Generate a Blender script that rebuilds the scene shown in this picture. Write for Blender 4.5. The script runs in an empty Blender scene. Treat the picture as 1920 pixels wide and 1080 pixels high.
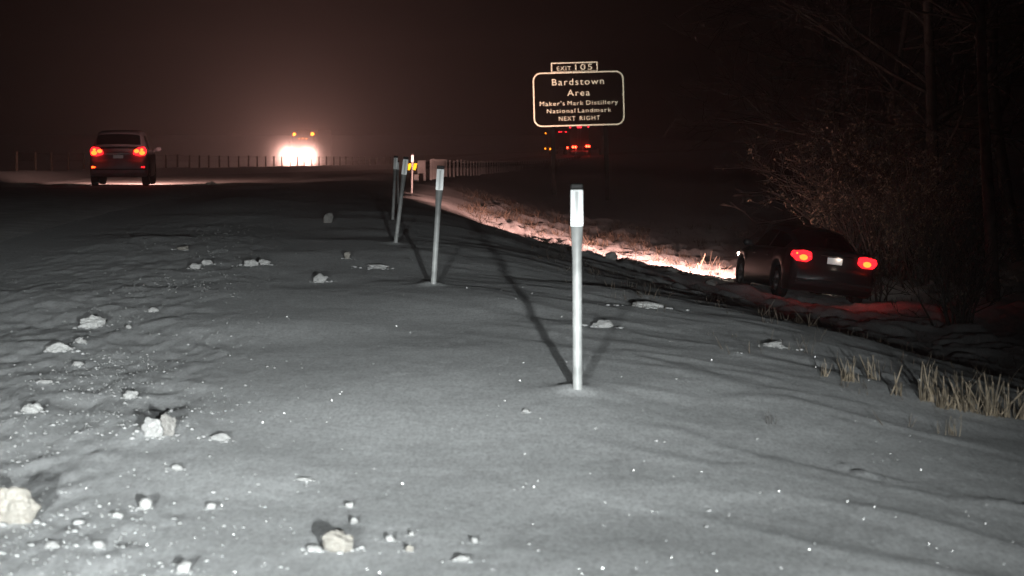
import bpy, bmesh, math, random
import numpy as np
from mathutils import Vector, Matrix, Euler
R = math.radians
random.seed(7)
sc = bpy.context.scene
COL = sc.collection

# ------------------------------------------------------------------ camera
FPX = 5444.0                      # focal length in pixels of a 1920 wide frame
CAMZ = 1.4
cam_d = bpy.data.cameras.new('camera')
cam_d.sensor_width = 36.0
cam_d.lens = 36.0 * FPX / 1920.0
cam_d.clip_end = 3000.0
cam_d.clip_start = 0.05
cam_d.dof.use_dof = True
cam_d.dof.focus_distance = 42.0
cam_d.dof.aperture_fstop = cam_d.lens / 14.0
cam = bpy.data.objects.new('camera', cam_d)
COL.objects.link(cam)
PITCH = math.atan((540 - 250) / FPX)
cam.location = (0, 0, CAMZ)
cam.rotation_euler = (math.pi / 2 - PITCH, 0, 0)
sc.camera = cam

# ------------------------------------------------------------------ world: night sky
world = bpy.data.worlds.new('World')
sc.world = world
world.use_nodes = True
wn = world.node_tree
bg = wn.nodes['Background']
sky = wn.nodes.new('ShaderNodeTexSky')
sky.sky_type = 'NISHITA'
sky.sun_disc = False
sky.sun_elevation = R(-4.0)
sky.sun_rotation = R(200)
hs = wn.nodes.new('ShaderNodeHueSaturation')
hs.inputs['Saturation'].default_value = 0.0
tint = wn.nodes.new('ShaderNodeMix'); tint.data_type = 'RGBA'; tint.blend_type = 'MULTIPLY'
tint.inputs[0].default_value = 1.0
tint.inputs[7].default_value = (1.0, 0.66, 0.68, 1)
wn.links.new(sky.outputs[0], hs.inputs['Color'])
wn.links.new(hs.outputs[0], tint.inputs[6])
wn.links.new(tint.outputs[2], bg.inputs[0])
bg.inputs[1].default_value = 0.03

vs = sc.view_settings
vs.view_transform = 'Standard'
vs.look = 'None'
vs.exposure = 0.0
vs.gamma = 1.0
sc.render.engine = 'CYCLES'
cy = sc.cycles
cy.max_bounces = 5
cy.diffuse_bounces = 2
cy.glossy_bounces = 2
cy.transmission_bounces = 3
cy.volume_bounces = 1
cy.transparent_max_bounces = 6
cy.use_denoising = True
cy.sample_clamp_indirect = 4.0
cy.caustics_reflective = False
cy.caustics_refractive = False

# ------------------------------------------------------------------ materials
def sock(n, *names):
    for k in names:
        if k in n.inputs:
            return n.inputs[k]

def mat(name, col, rough=0.6, metal=0.0, var=0.0, vscale=8.0, bump=0.0, bscale=40.0, emit=None, estr=0.0, spec=0.5, drough=0.0, col2=None):
    m = bpy.data.materials.new(name); m.use_nodes = True
    nt = m.node_tree; b = nt.nodes['Principled BSDF']
    b.inputs['Base Color'].default_value = (*col, 1)
    b.inputs['Roughness'].default_value = rough
    b.inputs['Metallic'].default_value = metal
    s = sock(b, 'Specular IOR Level')
    if s: s.default_value = spec
    d = sock(b, 'Diffuse Roughness')
    if d: d.default_value = drough
    if var > 0 or col2 is not None:
        tc = nt.nodes.new('ShaderNodeTexCoord')
        nz = nt.nodes.new('ShaderNodeTexNoise'); nz.inputs['Scale'].default_value = vscale
        nz.inputs['Detail'].default_value = 6
        rp = nt.nodes.new('ShaderNodeValToRGB')
        c2 = col2 if col2 is not None else tuple(max(0, c * (1 - var)) for c in col)
        rp.color_ramp.elements[0].position = 0.35; rp.color_ramp.elements[0].color = (*c2, 1)
        rp.color_ramp.elements[1].position = 0.65; rp.color_ramp.elements[1].color = (*col, 1)
        nt.links.new(tc.outputs['Object'], nz.inputs['Vector'])
        nt.links.new(nz.outputs[0], rp.inputs[0])
        nt.links.new(rp.outputs[0], b.inputs['Base Color'])
    if bump > 0:
        tc = nt.nodes.new('ShaderNodeTexCoord')
        nz = nt.nodes.new('ShaderNodeTexNoise'); nz.inputs['Scale'].default_value = bscale
        nz.inputs['Detail'].default_value = 5
        bp = nt.nodes.new('ShaderNodeBump'); bp.inputs['Strength'].default_value = 1.0
        bp.inputs['Distance'].default_value = bump
        nt.links.new(tc.outputs['Object'], nz.inputs['Vector'])
        nt.links.new(nz.outputs[0], bp.inputs['Height'])
        nt.links.new(bp.outputs[0], b.inputs['Normal'])
    if emit is not None:
        b.inputs['Emission Color'].default_value = (*emit, 1)
        b.inputs['Emission Strength'].default_value = estr
    return m

def retro(name, col, gain_rough, base=(0.5, 0.5, 0.5), var=0.0):
    """retroreflective sheeting: sends light back along the ray it came from, plus a diffuse base"""
    m = bpy.data.materials.new(name); m.use_nodes = True
    nt = m.node_tree; nt.nodes.clear()
    out = nt.nodes.new('ShaderNodeOutputMaterial')
    g = nt.nodes.new('ShaderNodeNewGeometry')
    gl = nt.nodes.new('ShaderNodeBsdfGlossy')
    gl.inputs['Color'].default_value = (*col, 1); gl.inputs['Roughness'].default_value = gain_rough
    nt.links.new(g.outputs['Incoming'], gl.inputs['Normal'])
    if var > 0:
        tc = nt.nodes.new('ShaderNodeTexCoord')
        nz = nt.nodes.new('ShaderNodeTexNoise'); nz.inputs['Scale'].default_value = 9.0; nz.inputs['Detail'].default_value = 5
        rp = nt.nodes.new('ShaderNodeValToRGB')
        rp.color_ramp.elements[0].position = 0.3; rp.color_ramp.elements[0].color = (*[c * (1 - var) for c in col], 1)
        rp.color_ramp.elements[1].position = 0.65; rp.color_ramp.elements[1].color = (*col, 1)
        nt.links.new(tc.outputs['Object'], nz.inputs['Vector']); nt.links.new(nz.outputs[0], rp.inputs[0])
        nt.links.new(rp.outputs[0], gl.inputs['Color'])
    df = nt.nodes.new('ShaderNodeBsdfDiffuse'); df.inputs['Color'].default_value = (*base, 1)
    ad = nt.nodes.new('ShaderNodeAddShader')
    nt.links.new(gl.outputs[0], ad.inputs[0]); nt.links.new(df.outputs[0], ad.inputs[1])
    nt.links.new(ad.outputs[0], out.inputs['Surface'])
    return m

def snow_mat(name, col, dirt, bump1, bump2, dscale=5.0, drough=0.15, s1=24.0, s2=110.0):
    m = bpy.data.materials.new(name); m.use_nodes = True
    nt = m.node_tree; b = nt.nodes['Principled BSDF']
    b.inputs['Roughness'].default_value = 0.75
    sock(b, 'Specular IOR Level').default_value = 0.15
    d = sock(b, 'Diffuse Roughness')
    if d: d.default_value = drough
    tc = nt.nodes.new('ShaderNodeTexCoord')
    nz = nt.nodes.new('ShaderNodeTexNoise'); nz.inputs['Scale'].default_value = dscale
    nz.inputs['Detail'].default_value = 9; nz.inputs['Roughness'].default_value = 0.65
    rp = nt.nodes.new('ShaderNodeValToRGB')
    rp.color_ramp.elements[0].position = 0.3; rp.color_ramp.elements[0].color = (*dirt, 1)
    rp.color_ramp.elements[1].position = 0.62; rp.color_ramp.elements[1].color = (*col, 1)
    nt.links.new(tc.outputs['Object'], nz.inputs['Vector'])
    nt.links.new(nz.outputs[0], rp.inputs[0]); nt.links.new(rp.outputs[0], b.inputs['Base Color'])
    gz = nt.nodes.new('ShaderNodeTexNoise'); gz.inputs['Scale'].default_value = 52.0; gz.inputs['Detail'].default_value = 8; gz.inputs['Roughness'].default_value = 0.85
    gr_ = nt.nodes.new('ShaderNodeMapRange'); gr_.inputs['From Min'].default_value = 0.3; gr_.inputs['From Max'].default_value = 0.7; gr_.inputs['To Min'].default_value = 0.50; gr_.inputs['To Max'].default_value = 1.30
    gm = nt.nodes.new('ShaderNodeMix'); gm.data_type = 'RGBA'; gm.blend_type = 'MULTIPLY'; gm.inputs[0].default_value = 1.0
    gmap = nt.nodes.new('ShaderNodeMapping'); gmap.inputs['Scale'].default_value = (1.0, 0.22, 1.0); nt.links.new(tc.outputs['Object'], gmap.inputs['Vector']); nt.links.new(gmap.outputs[0], gz.inputs['Vector']); nt.links.new(gz.outputs[0], gr_.inputs['Value']); nt.links.new(rp.outputs[0], gm.inputs[6]); nt.links.new(gr_.outputs[0], gm.inputs[7]); nt.links.new(gm.outputs[2], b.inputs['Base Color'])
    n1 = nt.nodes.new('ShaderNodeTexNoise'); n1.inputs['Scale'].default_value = s1; n1.inputs['Detail'].default_value = 6
    n2 = nt.nodes.new('ShaderNodeTexNoise'); n2.inputs['Scale'].default_value = s2; n2.inputs['Detail'].default_value = 4
    nt.links.new(tc.outputs['Object'], n1.inputs['Vector']); nt.links.new(tc.outputs['Object'], n2.inputs['Vector'])
    b1 = nt.nodes.new('ShaderNodeBump'); b1.inputs['Distance'].default_value = bump1
    b2 = nt.nodes.new('ShaderNodeBump'); b2.inputs['Distance'].default_value = bump2
    nt.links.new(n1.outputs[0], b1.inputs['Height']); nt.links.new(n2.outputs[0], b2.inputs['Height'])
    nt.links.new(b1.outputs[0], b2.inputs['Normal']); nt.links.new(b2.outputs[0], b.inputs['Normal'])
    return m

M = {}
M['snow'] = snow_mat('snow', (0.74, 0.76, 0.77), (0.62, 0.63, 0.64), 0.0022, 0.0016, s2=170.0)
M['snow_road'] = snow_mat('packed_road_snow', (0.62, 0.62, 0.62), (0.36, 0.35, 0.34), 0.006, 0.002, dscale=1.6, drough=0.25)
M['clod'] = snow_mat('snow_clod', (0.90, 0.91, 0.91), (0.66, 0.65, 0.63), 0.014, 0.004, dscale=14, s1=45)
M['crumb'] = snow_mat('snow_crumb', (0.46, 0.47, 0.47), (0.30, 0.30, 0.30), 0.004, 0.002, dscale=14, s1=90)
M['clod_tan'] = snow_mat('tan_snow_clod', (0.66, 0.64, 0.59), (0.42, 0.38, 0.33), 0.014, 0.004, dscale=12, s1=60)
M['clod_dirty'] = snow_mat('dirty_snow_clod', (0.70, 0.69, 0.67), (0.30, 0.28, 0.26), 0.014, 0.004, dscale=20, s1=60)
M['post'] = mat('white_plastic_post', (0.47, 0.485, 0.48), 0.45, var=0.38, vscale=9)
M['cap'] = mat('black_cap', (0.03, 0.03, 0.03), 0.5)
M['reflector'] = retro('white_reflective_sheet', (0.36, 0.37, 0.37), 0.42, (0.72, 0.74, 0.74), var=0.25)
M['reflector_mid'] = retro('reflector_groove', (0.20, 0.21, 0.21), 0.42, (0.6, 0.62, 0.62), var=0.35)
M['sign_ink'] = retro('sign_lettering', (0.95, 0.90, 0.66), 0.198, (0.6, 0.58, 0.45), var=0.22)
M['sign_face'] = mat('dark_brown_sign_face', (0.055, 0.038, 0.02), 0.6, var=0.3, vscale=1.2)
M['sign_back'] = mat('aluminium', (0.35, 0.35, 0.36), 0.45, 0.8)
M['galv'] = mat('galvanised_steel', (0.62, 0.61, 0.60), 0.55, 0.15, var=0.35, vscale=3)
M['rail_dark'] = mat('dull_rail_steel', (0.16, 0.155, 0.15), 0.6, 0.2, var=0.3, vscale=2)
M['yellow_retro'] = retro('yellow_reflective_stripe', (0.75, 0.55, 0.02), 0.36, (0.6, 0.4, 0.03))
M['black_paint'] = mat('black_paint', (0.02, 0.02, 0.02), 0.6)
M['wood'] = mat('weathered_wood', (0.14, 0.11, 0.09), 0.85, var=0.4, vscale=6, bump=0.004, bscale=30)
M['wire'] = mat('fence_wire', (0.10, 0.09, 0.09), 0.6, 0.6)
M['tyre'] = mat('tyre_rubber', (0.02, 0.02, 0.02), 0.85, bump=0.003, bscale=60)
M['rim'] = mat('alloy_rim', (0.35, 0.35, 0.36), 0.4, 0.8)
M['glass'] = mat('car_glass', (0.01, 0.01, 0.012), 0.08, 0.0, spec=0.6)
M['trim'] = mat('black_trim', (0.018, 0.018, 0.02), 0.6)
M['chrome'] = mat('chrome', (0.6, 0.6, 0.6), 0.2, 1.0)
M['sedan_paint'] = mat('dark_grey_paint', (0.055, 0.055, 0.06), 0.38, 0.3, var=0.25, vscale=3)
M['suv_paint'] = mat('grey_mauve_paint', (0.32, 0.29, 0.33), 0.5, 0.1, var=0.3, vscale=3)
M['dark_paint'] = mat('charcoal_paint', (0.06, 0.06, 0.065), 0.4, 0.2)
M['trailer'] = mat('dull_trailer_skin', (0.10, 0.09, 0.09), 0.6, 0.2, var=0.3, vscale=1)
M['cab_paint'] = mat('truck_cab_paint', (0.18, 0.16, 0.15), 0.5, var=0.3, vscale=1.5)
M['plate'] = retro('number_plate', (0.5, 0.5, 0.5), 0.5, (0.55, 0.56, 0.58))
M['plate_ink'] = mat('plate_ink', (0.10, 0.14, 0.25), 0.6)
M['red_lens'] = mat('red_lens', (0.45, 0.01, 0.01), 0.2, emit=(1, 0.012, 0.018), estr=3.6)
M['red_bulb'] = mat('lit_red_bulb', (0.5, 0.02, 0.01), 0.3, emit=(1, 0.050, 0.006), estr=13.0)
M['red_dim'] = mat('dim_red_lamp', (0.5, 0.02, 0.02), 0.3, emit=(1, 0.02, 0.03), estr=1.6)
M['red_far'] = mat('lit_red_marker', (0.5, 0.02, 0.02), 0.3, emit=(1, 0.02, 0.035), estr=8.0)
M['red_far2'] = mat('lit_red_tail', (0.5, 0.02, 0.02), 0.3, emit=(1, 0.032, 0.012), estr=34.0)
M['amber'] = mat('lit_amber_marker', (0.6, 0.2, 0.02), 0.3, emit=(1, 0.22, 0.008), estr=9.0)
M['amber_cab'] = mat('lit_amber_cab_lamp', (0.6, 0.2, 0.02), 0.3, emit=(1, 0.19, 0.008), estr=26.0)
M['head'] = mat('lit_headlamp', (0.8, 0.7, 0.6), 0.2, emit=(1, 0.78, 0.62), estr=60.0)
M['head_cool'] = mat('lit_headlamp_cool', (0.8, 0.8, 0.8), 0.2, emit=(0.95, 1.0, 1.0), estr=30.0)
M['lens_clear'] = mat('clear_lens', (0.5, 0.5, 0.5), 0.15)
M['bark'] = mat('grey_bark', (0.065, 0.055, 0.05), 0.9, var=0.5, vscale=7, bump=0.01, bscale=20)
M['bark_pale'] = mat('pale_bark', (0.15, 0.135, 0.12), 0.9, var=0.6, vscale=5, bump=0.01, bscale=20)
M['leaf'] = mat('dead_leaf', (0.46, 0.36, 0.26), 0.8, var=0.6, vscale=2.5)
M['stalk'] = mat('dry_stalk', (0.35, 0.285, 0.205), 0.85, var=0.75, vscale=22)
M['grass'] = mat('dry_grass', (0.15, 0.115, 0.085), 0.9, var=0.5, vscale=4)
M['ice'] = retro('ice_bead', (1, 1, 1), 0.55, (0.9, 0.92, 0.92))

# ------------------------------------------------------------------ mesh helpers
class MB:
    def __init__(s): s.v = []; s.f = []; s.m = []
    def add(s, v, f, mi=0):
        o = len(s.v); s.v.extend([tuple(p) for p in v])
        s.f.extend([tuple(i + o for i in q) for q in f]); s.m.extend([mi] * len(f))
    def box(s, x0, x1, y0, y1, z0, z1, mi=0, b=0.0):
        if b <= 0:
            v = [(x0, y0, z0), (x1, y0, z0), (x1, y1, z0), (x0, y1, z0), (x0, y0, z1), (x1, y0, z1), (x1, y1, z1), (x0, y1, z1)]
            s.add(v, [(3, 2, 1, 0), (4, 5, 6, 7), (0, 1, 5, 4), (1, 2, 6, 5), (2, 3, 7, 6), (3, 0, 4, 7)], mi); return
        bm = bmesh.new(); bmesh.ops.create_cube(bm, size=1)
        for w in bm.verts: w.co = ((x0 + x1) / 2 + w.co.x * (x1 - x0), (y0 + y1) / 2 + w.co.y * (y1 - y0), (z0 + z1) / 2 + w.co.z * (z1 - z0))
        bmesh.ops.bevel(bm, geom=bm.edges[:], offset=b, segments=2, affect='EDGES', profile=0.5)
        bm.verts.index_update()
        s.add([w.co[:] for w in bm.verts], [[w.index for w in f.verts] for f in bm.faces], mi); bm.free()
    def tube(s, pts, rad, n=8, mi=0, cap=True, sx=None):
        pts = [Vector(p) for p in pts]
        rad = rad if hasattr(rad, '__len__') else [rad] * len(pts)
        v = []; f = []
        for i, p in enumerate(pts):
            t = (pts[min(i + 1, len(pts) - 1)] - pts[max(i - 1, 0)]).normalized()
            a = Vector((1, 0, 0)) if abs(t.x) < 0.9 else Vector((0, 1, 0))
            b2 = t.cross(a).normalized(); a = b2.cross(t).normalized()
            for k in range(n):
                an = 2 * math.pi * k / n
                v.append(p + a * (math.cos(an) * rad[i] * (sx[i] if sx else 1)) + b2 * (math.sin(an) * rad[i]))
        for i in range(len(pts) - 1):
            for k in range(n):
                f.append((i * n + k, i * n + (k + 1) % n, (i + 1) * n + (k + 1) % n, (i + 1) * n + k))
        if cap:
            f.append(tuple(range(n - 1, -1, -1))); o = (len(pts) - 1) * n; f.append(tuple(range(o, o + n)))
        s.add(v, f, mi)
    def sphere(s, c, r, sc3=(1, 1, 1), nu=10, nv=6, mi=0):
        v = [(c[0], c[1], c[2] + r * sc3[2])]; f = []
        for j in range(1, nv):
            ph = math.pi * j / nv
            for k in range(nu):
                a = 2 * math.pi * k / nu
                v.append((c[0] + r * sc3[0] * math.sin(ph) * math.cos(a), c[1] + r * sc3[1] * math.sin(ph) * math.sin(a), c[2] + r * sc3[2] * math.cos(ph)))
        v.append((c[0], c[1], c[2] - r * sc3[2]))
        for k in range(nu): f.append((0, 1 + k, 1 + (k + 1) % nu))
        for j in range(nv - 2):
            for k in range(nu):
                a = 1 + j * nu + k; b2 = 1 + j * nu + (k + 1) % nu
                f.append((a, a + nu, b2 + nu, b2))
        o = 1 + (nv - 2) * nu; e = len(v) - 1
        for k in range(nu): f.append((o + k, e, o + (k + 1) % nu))
        s.add(v, f, mi)
    def lathe_x(s, prof, n=28, c=(0, 0, 0), mi=0):
        """profile of (x, r) turned about the x axis"""
        v = []; f = []; m_ = len(prof)
        for k in range(n):
            a = 2 * math.pi * k / n
            for (x, r) in prof: v.append((c[0] + x, c[1] + r * math.cos(a), c[2] + r * math.sin(a)))
        for k in range(n):
            for i in range(m_ - 1):
                f.append((k * m_ + i, k * m_ + i + 1, ((k + 1) % n) * m_ + i + 1, ((k + 1) % n) * m_ + i))
        s.add(v, f, mi)
    def build(s, name, mats, parent=None, smooth=False, loc=None):
        me = bpy.data.meshes.new(name)
        me.from_pydata(s.v, [], s.f)
        mats = mats if isinstance(mats, (list, tuple)) else [mats]
        for k in mats: me.materials.append(M[k] if isinstance(k, str) else k)
        if len(mats) > 1: me.polygons.foreach_set('material_index', s.m)
        if smooth: me.polygons.foreach_set('use_smooth', [True] * len(me.polygons))
        me.update()
        return link(name, me, parent, loc)

def link(name, data, parent=None, loc=None):
    o = bpy.data.objects.new(name, data); COL.objects.link(o)
    if parent: o.parent = parent
    if loc is not None: o.location = loc
    return o
def tag(o, label=None, cat=None, group=None, kind=None):
    if label: o['label'] = label
    if cat: o['category'] = cat
    if group: o['group'] = group
    if kind: o['kind'] = kind
    return o
def empty(name, loc=(0, 0, 0), rz=0.0, ry=0.0, rx=0.0):
    o = link(name, None, None, loc); o.rotation_euler = (rx, ry, rz); o.empty_display_size = 0.3
    return o
def grid_mesh(name, P, mats, parent=None, closed_u=False, smooth=True):
    """P: array (nu, nv, 3)"""
    nu, nv = P.shape[:2]
    v = P.reshape(-1, 3)
    iu = np.arange(nu if closed_u else nu - 1); iv = np.arange(nv - 1)
    a = (iu[:, None] * nv + iv[None, :]); b = (((iu + 1) % nu)[:, None] * nv + iv[None, :])
    f = np.stack([a, b, b + 1, a + 1], -1).reshape(-1, 4)
    return raw_mesh(name, v, f, mats, parent, smooth)
def raw_mesh(name, v, f, mats, parent=None, smooth=True):
    me = bpy.data.meshes.new(name)
    v = np.asarray(v, dtype=np.float32); f = np.asarray(f, dtype=np.int32)
    n, k = f.shape
    me.vertices.add(len(v)); me.vertices.foreach_set('co', v.ravel())
    me.loops.add(n * k); me.loops.foreach_set('vertex_index', f.ravel())
    me.polygons.add(n)
    me.polygons.foreach_set('loop_start', np.arange(0, n * k, k, dtype=np.int32))
    me.polygons.foreach_set('loop_total', np.full(n, k, dtype=np.int32))
    me.polygons.foreach_set('use_smooth', np.full(n, smooth, dtype=bool))
    me.update(calc_edges=True); me.validate()
    mats = mats if isinstance(mats, (list, tuple)) else [mats]
    for q in mats: me.materials.append(M[q] if isinstance(q, str) else q)
    return link(name, me, parent)

# ------------------------------------------------------------------ terrain
def vnoise(x, y, seed=0):
    x = np.asarray(x, dtype=np.float64); y = np.asarray(y, dtype=np.float64)
    xi = np.floor(x).astype(np.int64); yi = np.floor(y).astype(np.int64)
    fx = x - xi; fy = y - yi
    fx = fx * fx * fx * (fx * (fx * 6 - 15) + 10); fy = fy * fy * fy * (fy * (fy * 6 - 15) + 10)
    def h(a, b):
        n = (a * 374761393 + b * 668265263 + seed * 982451653) & 0xffffffff
        n = ((n ^ (n >> 13)) * 1274126177) & 0xffffffff
        n = n ^ (n >> 16)
        return (n & 0xffff) / 65535.0 * 2 - 1
    return (h(xi, yi) * (1 - fx) + h(xi + 1, yi) * fx) * (1 - fy) + (h(xi, yi + 1) * (1 - fx) + h(xi + 1, yi + 1) * fx) * fy
def fbm(x, y, o=4, seed=0, gain=0.5):
    s = 0.0; a = 1.0; f = 1.0
    for i in range(o):
        s = s + a * vnoise(x * f + 17.3 * i, y * f - 9.1 * i, seed + i); a *= gain; f *= 2.03
    return s
def sstep(a, b, x):
    t = np.clip((x - a) / (b - a), 0, 1); return t * t * (3 - 2 * t)

_yt = np.arange(-800, 1600, 1.0)
def table(pts, k=9):
    a = np.array(pts, dtype=float); t = np.interp(_yt, a[:, 0], a[:, 1])
    ker = np.hanning(2 * k + 3)[1:-1]; ker /= ker.sum()
    return np.convolve(np.pad(t, k, mode='edge'), ker, mode='valid')
XS = table([(-800, 90), (-50, 4), (0, 1.25), (15.9, 0.36), (27.2, -0.74), (37.7, -1.52), (47, -1.92), (58, -2.25), (67, -2.35), (100, -3.1), (150, -3.5), (200, -2.3), (250, 0), (300, 3.2), (350, 8.5), (394, 15.5), (450, 27), (600, 65), (1600, 420)], 4)
BASE = table([(-800, 0), (62, 0), (86, -0.19), (95, -0.29), (120, -0.46), (150, -0.75), (224, -1.5), (311, -2.25), (345, -2.1), (394, -1.65), (450, -1.6), (700, -1.0), (1600, -1.0)], 4)
BASE = np.where(_yt < 60, 0, BASE)
def xs(y): return np.interp(y, _yt, XS)
def base(y): return np.interp(y, _yt, BASE)
ROAD = (-13.2, -5.0); OPP = (-30.2, -22.0)
RIDGE = [(6.0, 56.5), (4.5, 59.5), (3.3, 62), (2.27, 65), (1.0, 69), (-0.27, 73), (-1.72, 78), (-2.9, 82)]
RIDGE_Z = [-1.95, -1.80, -1.66, -1.50, -1.27, -1.06, -0.82, -0.66]
TRAIL = [(1.46, 13.2), (1.52, 12.9), (1.60, 12.55), (1.80, 12.1), (1.92, 11.9), (2.1, 11.5)]
def seg_dist(x, y, pl):
    best = np.full(np.shape(x), 1e9); tt = np.zeros(np.shape(x)); L = 0.0
    for (a, b) in zip(pl[:-1], pl[1:]):
        dx, dy = b[0] - a[0], b[1] - a[1]; l2 = dx * dx + dy * dy
        t = np.clip(((x - a[0]) * dx + (y - a[1]) * dy) / l2, 0, 1)
        d = np.hypot(x - a[0] - t * dx, y - a[1] - t * dy)
        m = d < best
        best = np.where(m, d, best); tt = np.where(m, L + t, tt); L += 1
    return best, tt
def terrain(x, y, fine=True):
    x = np.asarray(x, dtype=float); y = np.asarray(y, dtype=float)
    u = x - xs(y)
    z = base(y)
    u0 = np.interp(y, [0, 25, 60, 68, 110, 1000], [3.6, 3.1, 0.6, 0.0, 0.4, 0.5])
    sw = np.interp(y, [0, 30, 55], [1.25, 1.05, 0.7])
    D = np.interp(y, [0, 50, 90, 130, 200, 1000], [1.95, 1.95, 1.9, 1.6, 1.2, 1.2])
    t = np.clip(sw * np.logaddexp(0, (u - u0) / sw) / 6.4, 0, 1.35)
    z = z - D * (1 - (1 - t / 1.35) ** 2)
    z = z - 0.07 * (x - 5.4) * np.exp(-((x - 5.6) / 3.0) ** 2 - ((y - 59) / 6.0) ** 2)
    z = z + 0.10 * np.clip(u - 13, 0, 25)                                 # far bank under the trees
    z = z + 0.05 * np.clip(-u - 34, 0, 40)
    # snow ridge beside the slid-off car
    near = (y > 50) & (y < 92) & (x > -8) & (x < 12)
    if np.any(near):
        d, tt = seg_dist(x, y, RIDGE)
        zr = np.interp(tt, np.arange(len(RIDGE_Z)), RIDGE_Z) + 0.05 * fbm(tt * 9, d * 2.0, 3, 31)
        w = np.exp(-(d / 0.75) ** 2) * sstep(0, 0.4, tt) * (1 - sstep(6.4, 7, tt))
        z = np.where(near & (zr > z), z + (zr - z) * w, z)
    clump = sstep(66, 76, y) * (1 - sstep(104, 116, y)) * sstep(1.2, 2.6, u) * (1 - sstep(9, 12, u))
    z = z + clump * 0.13 * np.clip(fbm(x * 0.9, y * 0.42, 4, 64, 0.6) + 0.05, 0, 1)
    road = np.maximum(sstep(ROAD[0] - 0.5, ROAD[0], u) * (1 - sstep(ROAD[1], ROAD[1] + 1.8, u)),
                      sstep(OPP[0] - 0.5, OPP[0], u) * (1 - sstep(OPP[1], OPP[1] + 0.5, u)))
    med = sstep(OPP[1], OPP[1] + 3, u) * (1 - sstep(ROAD[0] - 3, ROAD[0], u))
    z = z + 0.62 * med * np.exp(-((u + 17.5) / 2.6) ** 2) - 0.30 * med
    # windrow on the crest beside the driving lane
    wr = np.exp(-((y - 85.5) / 1.1) ** 2) * (1 - sstep(-4.5, -3.2, u)) * sstep(-24, -21, x)
    z = z + wr * (0.07 + 0.05 * fbm(x * 1.3, y * 0.5, 4, 77))
    off = 1 - road
    slope = sstep(0.5, 3.0, u - u0)
    z = z + off * (0.045 * fbm(x * 0.35, y * 0.16, 3, 3) + slope * 0.07 * fbm(x * 0.5, y * 0.35, 4, 5))
    z = z - 0.05 * road
    if fine:
        f = off * (1 - sstep(120, 200, y))
        # drift ridges, stretched along the verge
        ax = (x * 0.92 + y * 0.39); ay = (-x * 0.39 + y * 0.92)
        right = sstep(-0.7, 0.9, u)
        n1 = fbm(ax * 2.6 + 0.5 * fbm(ax, ay * 0.5, 2, 8), ay * 0.42, 4, 11)
        z = z + f * right * 0.006 * n1
        r2 = 1 - np.abs(fbm(ax * 1.5, ay * 0.33, 3, 14)); z = z + f * right * 0.012 * np.clip(r2, 0, 1) ** 3
        # churned strip next to the lane
        churn = (1 - sstep(-2.3, -1.5, u + 0.35 * fbm(x * 0.8, y * 0.4, 3, 21))) * sstep(-6.0, -4.8, u)
        b = fbm(x * 10.0, y * 2.0, 4, 23, 0.62)
        z = z + f * churn * (0.0085 * b + 0.010 * np.clip(fbm(x * 6.0, y * 1.1, 3, 27), 0, 1) ** 2
             - 0.010 * (np.exp(-((u + 2.55) / .13) ** 2) + np.exp(-((u + 4.2) / .13) ** 2)) * np.clip(.6 + fbm(x, y * .5, 2, 29), 0, 1))
        z = z + f * 0.0022 * fbm(x * 12, y * 2.4, 3, 40)
        for (bx0, by0) in ((0.36, 15.9), (-0.74, 27.2), (-1.5, 37.4)): z = z + 0.035 * np.exp(-((x - bx0 + .02) / 0.11) ** 2 - ((y - by0 - .05) / 0.22) ** 2)
        d, tt = seg_dist(x, y, TRAIL)
        z = z + 0.016 * np.exp(-(d / 0.05) ** 2) * np.clip(0.55 + fbm(tt * 3.0, x * 9, 3, 51), 0, 1.3) * (y < 14)
        z = z + slope * f * (y < 110) * 0.08 * np.clip(fbm(x * 2.2, y * 1.2, 4, 61, 0.6), -0.2, 1)
    return z
def tz(x, y): return float(terrain(np.array([x]), np.array([y]))[0])
def ground_at(px, py, lo=6.0, hi=500.0):
    """ground point seen at a place of the 1920x1080 picture"""
    cx = (px - 960) / FPX; v = (py - 540) / FPX
    dy = math.cos(PITCH) - v * math.sin(PITCH); dz = -math.sin(PITCH) - v * math.cos(PITCH)
    t = np.geomspace(lo, hi, 5000)
    X = cx * t; Y = dy * t; Z = CAMZ + dz * t
    below = Z < terrain(X, Y)
    i = int(np.argmax(below)) if below.any() else len(t) - 1
    return float(X[i]), float(Y[i]), float(terrain(X[i:i+1], Y[i:i+1])[0])
def px_at(px, d): return (px - 960) * d / FPX
def pz_at(py, d): return CAMZ - (py - 250) * d / FPX

# ground disc round a point behind the camera, finest where the picture looks
CX, CY = 0.0, -12.0
rr = [0.4]
while rr[-1] < 690:
    r = rr[-1]
    k = 1.10 if r < 14 else (1.0045 if r < 130 else 1.014)
    rr.append(r * k)
rr = np.array(rr)
aa = list(np.arange(-12.5, 12.5001, 0.04))
s = 0.08; a = aa[-1]
right_side = []
while a < 180:
    right_side.append(a); a += s; s = min(s * 1.25, 8.0)
right_side = right_side[1:]
aa = [-q for q in reversed(right_side)] + aa + right_side
aa = np.radians(np.array(aa))
X = CX + rr[None, :] * np.sin(aa)[:, None]; Y = CY + rr[None, :] * np.cos(aa)[:, None]
Z = terrain(X, Y)
gnd = grid_mesh('snow_ground', np.stack([X, Y, Z], -1)[::-1], 'snow', closed_u=True)
tag(gnd, kind='structure')

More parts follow.
